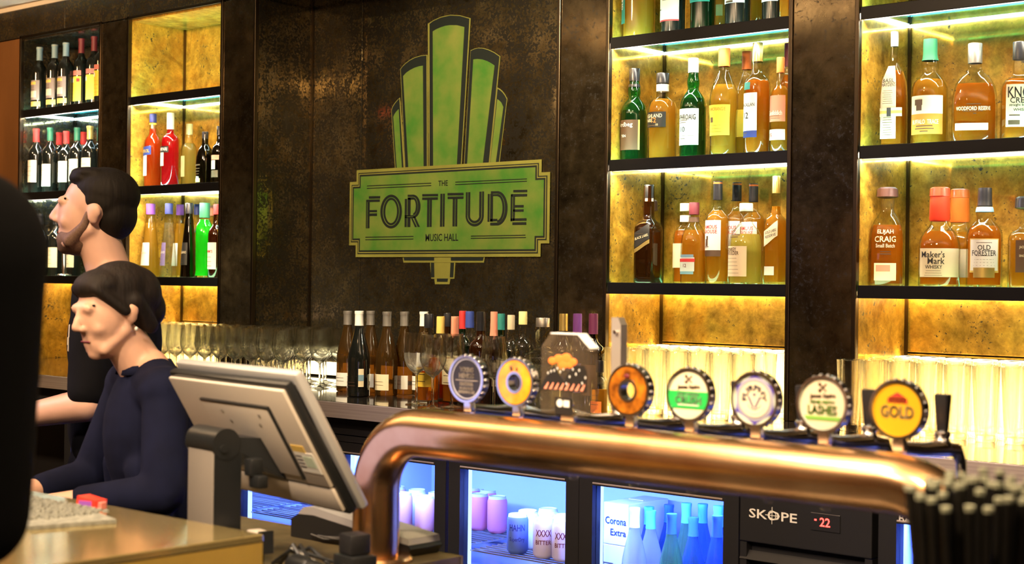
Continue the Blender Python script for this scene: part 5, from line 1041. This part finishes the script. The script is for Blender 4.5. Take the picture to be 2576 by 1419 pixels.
# black straws in a caddy
p = ray(2470, 1419, 1.42)
t = thing('straw_caddy', 'black tin caddy at the bar edge, packed with straws', 'caddy', (p.x, p.y, ZW+.0005))
G().lathe([(0, 0), (.058, 0), (.060, .003), (.066, .14), (.068, .142), (.064, .141), (.058, .004), (0, .004)], 28).build('tin', M['blackp'], t)
M['strawblack'] = pm('black_straw', (.012, .012, .012), .30, 0, noise=.3, nscale=60); M['strawtip'] = pm('pale_straw_end', (.42, .46, .36), .5)
random.seed(21)
base = (p.x, p.y, ZW+.006)
def straw(a, rr, lean, hh, lab):
    bx, by = rr*.75*math.cos(a), rr*.75*math.sin(a)
    tx, ty = rr*lean*math.cos(a), rr*lean*math.sin(a)
    o = thing('drinking_straw', lab, 'straw', (p.x+bx, p.y+by, ZW+.006), 0, 'black straws in the caddy')
    a0, a1 = Vector((0, 0, 0)), Vector((tx-bx, ty-by, hh))
    G().tube([a0, a0.lerp(a1, .985)], .0043, 10).build('tube', M['strawblack'], o); G().tube([a0.lerp(a1, .986), a1], .0046, 10).build('pale_end', M['strawtip'], o)
for ring_, n_, hb in ((.046, 24, .292), (.034, 17, .300), (.021, 10, .306), (.008, 4, .31)):
    for k in range(n_): straw(2*math.pi*k/n_+random.uniform(-.06, .06), ring_, 1.38, hb+random.uniform(-.006, .008)+.018, 'black drinking straw with a pale end standing in the tin caddy')
# ================================================================== PEOPLE
def remeshed(g, name, mats, parent, vox, it=4):
    o = g.build(name, mats, parent, True, 180)
    r = o.modifiers.new('skin', 'REMESH'); r.mode = 'VOXEL'; r.voxel_size = vox; r.use_smooth_shade = True
    s = o.modifiers.new('soften', 'SMOOTH'); s.factor = .5; s.iterations = it
    return o
M['skin'] = pm('skin', (.62, .36, .25), .5, 0, noise=.12, nscale=18); M['skinpink'] = pm('skin_fair', (.66, .42, .34), .5, 0, noise=.10, nscale=18)
M['hair'] = pm('dark_brown_hair', (.006, .004, .003), .7, 0, spec=.25, noise=.6, nscale=60, stretch=(1.6, 1.6, .10), bump=1.0); M['hairbrown'] = pm('brown_hair', (.009, .005, .0035), .7, 0, spec=.25, noise=.6, nscale=60, stretch=(1.6, 1.6, .10), bump=1.0)
M['beard'] = pm('stubble', (.17, .10, .072), .7, 0, noise=.4, nscale=220)
M['shirtblack'] = pm('black_shirt', (.005, .0055, .009), .9, 0, spec=.12, noise=.4, nscale=14, bump=.4); M['shirtnavy'] = pm('navy_shirt', (.005, .007, .026), .9, 0, spec=.15, noise=.4, nscale=14, bump=.4); M['coat'] = pm('black_coat', (.003, .003, .0035), .95, spec=.05)
M['eye'] = pm('eye_white', (.7, .68, .65), .15); M['iris'] = pm('iris', (.03, .02, .015), .1)
def person(label, loc, rz, hgt, skin, hairm, shirtm, headrot=(0, 0, 0), headoff=(0, 0, 0), elbows=None, wrists=None, lean=0.0, bun=False, beard=False, collar=True, fingers=True, sleeves='short', sh=1.0, hairlong=False):
    k = hgt/1.75
    t = thing('person', label, 'person', loc, math.radians(rz))
    R = Matrix.Rotation(math.radians(headrot[2]), 3, 'Z') @ Matrix.Rotation(math.radians(headrot[0]), 3, 'X') @ Matrix.Rotation(math.radians(headrot[1]), 3, 'Y')
    hp = Vector((0, .005, 1.50)); ho = Vector(headoff)
    def up(p): p = Vector(p); z = max(0, p.z-.95); return Vector((p.x, p.y+math.sin(lean)*z, p.z-(1-math.cos(lean))*z))
    def hd(p): return (up(hp)+ho+R @ (Vector(p)-hp))*k
    def bd(p): return up(p)*k
    def hell(g, c, r): g.ell(hd(c), [x*k for x in r], 0, 24, 16, R)
    def hcone(g, a, b, r0, r1): g.cone(hd(a), hd(b), r0*k, r1*k)
    def bell(g, c, r): g.ell(bd(c), [x*k for x in r], 0, 24, 14)
    def bcone(g, a, b, r0, r1): g.cone(bd(a), bd(b), r0*k, r1*k, 18, 5)
    sw = .185*sh
    S = {s: Vector((s*sw, -.01, 1.405)) for s in (-1, 1)}
    E = {-1: Vector(elbows[0]) if elbows else Vector((-.24, -.02, 1.12)), 1: Vector(elbows[1]) if elbows else Vector((.24, -.02, 1.12))}
    Wr = {-1: Vector(wrists[0]) if wrists else Vector((-.2, .2, 1.05)), 1: Vector(wrists[1]) if wrists else Vector((.2, .2, 1.05))}
    g = G()
    # skull, face, jaw, brow, cheeks, nose, lips, chin, ears, neck
    hell(g, (0, -.012, 1.665), (.074, .095, .088)); hell(g, (0, .030, 1.625), (.064, .066, .085)); hell(g, (0, .038, 1.565), (.050, .052, .045)); hell(g, (0, .066, 1.542), (.024, .022, .020))
    hcone(g, (-.034, .082, 1.662), (.034, .082, 1.662), .013, .013); hell(g, (-.036, .062, 1.608), (.020, .022, .022)); hell(g, (.036, .062, 1.608), (.020, .022, .022))
    hcone(g, (0, .093, 1.652), (0, .110, 1.617), .0085, .012); hell(g, (-.012, .100, 1.610), (.009, .010, .007)); hell(g, (.012, .100, 1.610), (.009, .010, .007))
    hcone(g, (-.018, .083, 1.582), (.018, .083, 1.582), .0075, .0075); hcone(g, (-.015, .082, 1.570), (.015, .082, 1.570), .0085, .0085)
    for s in (-1, 1):
        hell(g, (s*.074, -.012, 1.632), (.009, .017, .030)); hell(g, (s*.081, -.020, 1.640), (.006, .012, .019)); hcone(g, (s*.050, .0, 1.590), (s*.034, .060, 1.550), .020, .016)
    g.cone(bd((0, -.018, 1.43)), hd((0, -.012, 1.575)), .062*k, .056*k, 20, 5)
    # trunk and limbs
    bell(g, (0, -.01, 1.285), (.150*sh, .105, .19)); bell(g, (0, .0, 1.08), (.135*sh, .10, .17)); bell(g, (0, -.01, .93), (.155*sh, .115, .12)); bcone(g, S[-1], S[1], .055, .055)
    for s in (-1, 1):
        bcone(g, (s*.03, -.02, 1.465), (s*.13*sh, -.015, 1.425), .045, .045)
        bcone(g, S[s], E[s], .050*sh, .040); bcone(g, E[s], Wr[s], .042, .028)
        d = (Wr[s]-E[s]).normalized(); side = d.cross(Vector((0, 0, 1))).normalized(); nrm = side.cross(d)
        pc_ = Wr[s]+d*.045; bcone(g, Wr[s], pc_, .027, .030); bcone(g, pc_-side*.016, pc_+side*.016, .019, .019)
        for i, (o_, L) in enumerate(((-.030, .060), (-.010, .072), (.010, .068), (.030, .052))):
            a = pc_+d*.022+side*o_*.9; b = a+d*L*.5-nrm*.006; c = b+d*L*.42-nrm*.022
            bcone(g, a, b, .0095, .009); bcone(g, b, c, .009, .0075)
        ts = -1 if s > 0 else 1; a = Wr[s]+d*.02+side*ts*.022; b = a+d*.030+side*ts*.020-nrm*.008; bcone(g, a, b, .012, .010); bcone(g, b, b+d*.028-nrm*.008, .010, .0085)
        hip = Vector((s*.085, 0, .90)); kn = Vector((s*.095, .02, .50)); an = Vector((s*.095, -.02, .09))
        g.cone(hip*k, kn*k, .085*k, .056*k, 18, 5); g.cone(kn*k, an*k, .054*k, .038*k, 18, 5); g.cone(an*k+Vector((0, -.02, -.05)), an*k+Vector((0, .16, -.055)), .034, .030)
    body = remeshed(g, 'body', [M[skin]], t, .0055*k, 5)
    # eyes and brows
    for s in (-1, 1):
        e = G(); hell(e, (s*.028, .0715, 1.640), (.0100, .0085, .0048)); ey = e.build('eye', M['eye'], t); i_ = G(); hell(i_, (s*.028, .0785, 1.640), (.0044, .0024, .0042)); i_.build('iris', M['iris'], ey)
        b_ = G(); hcone(b_, (s*.014, .0885, 1.666), (s*.044, .0715, 1.668), .0036, .0028); b_.build('eyebrow', M[hairm], t)
    m_ = G(); hcone(m_, (-.020, .0905, 1.576), (.020, .0905, 1.576), .0022, .0022); m_.build('lips_line', M['maroon'], t)
    h = G()
    hell(h, (0, -.026, 1.690), (.0785, .093, .074)); hell(h, (0, -.052, 1.635), (.070, .062, .070)); (hell(h, (0, .034, 1.726), (.056, .042, .022)), hell(h, (-.01, .010, 1.742), (.05, .06, .018))) if not bun else None
    for s in (-1, 1): hell(h, (s*.064, -.022, 1.668), (.014, .042, .034))
    if bun: hell(h, (0, -.105, 1.625), (.055, .042, .055)); hell(h, (0, -.080, 1.67), (.074, .060, .070)); hell(h, (0, .022, 1.712), (.071, .068, .042)); [hcone(h, (s*.052, .060, 1.708), (s*.075, .004, 1.640), .016, .014) for s in (-1, 1)]; [hcone(h, (s*.070, -.03, 1.66), (s*.055, -.07, 1.585), .022, .022) for s in (-1, 1)]
    if hairlong: hell(h, (0, -.06, 1.58), (.075, .06, .09))
    remeshed(h, 'hair', [M[hairm]], t, .006*k, 3)
    if beard:
        b = G(); hell(b, (0, .040, 1.560), (.0535, .0555, .043)); hell(b, (0, .067, 1.541), (.028, .025, .023)); [hcone(b, (s*.0665, .004, 1.635), (s*.0615, .014, 1.595), .008, .013) for s in (-1, 1)]; [hcone(b, (s*.0605, .014, 1.597), (s*.047, .050, 1.556), .014, .019) for s in (-1, 1)]; hcone(b, (-.022, .088, 1.592), (.022, .088, 1.592), .0050, .0050)
        remeshed(b, 'beard', [M['beard']], t, .005*k, 3)
    # shirt
    c = G(); f = .014
    bell(c, (0, -.01, 1.285), (.155*sh+f, .110+f, .19+f)); bell(c, (0, .002, 1.08), (.145*sh+f, .108+f, .18)); bell(c, (0, -.005, .95), (.160*sh+f, .120+f, .11)); bcone(c, S[-1], S[1], .058+f*.6, .058+f*.6)
    for s in (-1, 1):
        bcone(c, (s*.045, -.02, 1.452), (s*.13*sh, -.015, 1.425), .047, .052); e = S[s].lerp(E[s], .86) if sleeves == 'short' else E[s]
        bcone(c, S[s], e, .058*sh+f*.6, .050+f*.4)
        if sleeves == 'long': bcone(c, E[s], E[s].lerp(Wr[s], .72), .052, .040)
        bcone(c, (s*.10, .05, 1.20), (s*.14, .04, 1.02), .05, .05)
    remeshed(c, 'shirt', [M[shirtm]], t, .008*k, 5)
    if collar:
        c = G(); n_ = 20; vs = []
        for i in range(n_+1):
            a = math.radians(110+320*i/n_)
            vs.append(bd((.068*math.cos(a), -.012+.066*math.sin(a), 1.462+.018*(1-math.sin(a))*.5))); vs.append(bd((.078*math.cos(a), -.014+.078*math.sin(a), 1.440+.014*(1-math.sin(a))*.5)))
        c.add(vs, [(2*i, 2*i+1, 2*i+3, 2*i+2) for i in range(n_)]); o = c.build('collar', M[shirtm], t); so = o.modifiers.new('thick', 'SOLIDIFY'); so.thickness = .006; so.offset = 0
    p_ = G(); bell(p_, (0, -.01, .90), (.165*sh+.006, .125, .10))
    for s in (-1, 1): p_.cone(Vector((s*.088, 0, .88))*k, Vector((s*.097, .02, .50))*k, .098*k, .070*k, 18, 5); p_.cone(Vector((s*.097, .02, .50))*k, Vector((s*.096, -.02, .10))*k, .069*k, .058*k, 18, 5)
    remeshed(p_, 'trousers', [M['coat']], t, .010*k, 4)
    for s in (-1, 1):
        q = G(); q.cone(Vector((s*.095*k, -.05, .045)), Vector((s*.098*k, .15, .040)), .044, .040); q.build('shoe', M['blackp'], t)
    return t, bd, hd
# barman in profile
t, bd, hd = person('bearded barman with short dark hair in a black shirt, in profile beside the wine shelves', (-3.52, -1.545, 0), 136, 1.735, 'skinpink', 'hair', 'shirtblack', (4, 0, 0), (0, .045, .0), [(-.25, .02, 1.135), (.24, .03, 1.13)], [(-.14, .25, 1.09), (.10, .27, 1.08)], .06, beard=True, sh=1.06)
q = G(); a = bd((-.138, .078, 1.335)); q.cone(a, a+Vector((.004, .004, -.065)), .0035, .003, 10).build('pen', M['silver'], t); q = G().box(a.x-.014, a.x+.004, a.y, a.y+.004, a.z-.05, a.z-.03).build('name_badge', M['silver'], t, False)
# barmaid in front, looking down along the bar
t, bd, hd = person('barmaid with dark tied-back hair in a navy shirt, bending toward the brass bar', (-2.89, -1.848, 0), 162, 1.50, 'skin', 'hairbrown', 'shirtnavy', (-12, 0, 14), (0, .045, -.028), [(-.25, .05, 1.16), (.23, .10, 1.15)], [(-.16, .30, 1.135), (.10, .32, 1.13)], .12, bun=True, sleeves='long', sh=.87)
q = G(); q.ell(hd((-.083, -.012, 1.590)), (.004, .004, .005), 0, 10, 8).build('earring', M['silver'], t)
# customer at the picture's edge, back to the lens
t, bd, hd = person('customer in a black coat seen from behind, standing beside the brass bar', (-1.515, -3.335, 0), 52, 1.84, 'skin', 'hair', 'coat', (0, 0, 25), (0, 0, 0), [(-.22, .04, 1.15), (.215, .06, 1.15)], [(-.10, .26, 1.12), (.10, .28, 1.12)], .05, sleeves='long', sh=1.16, hairlong=True)
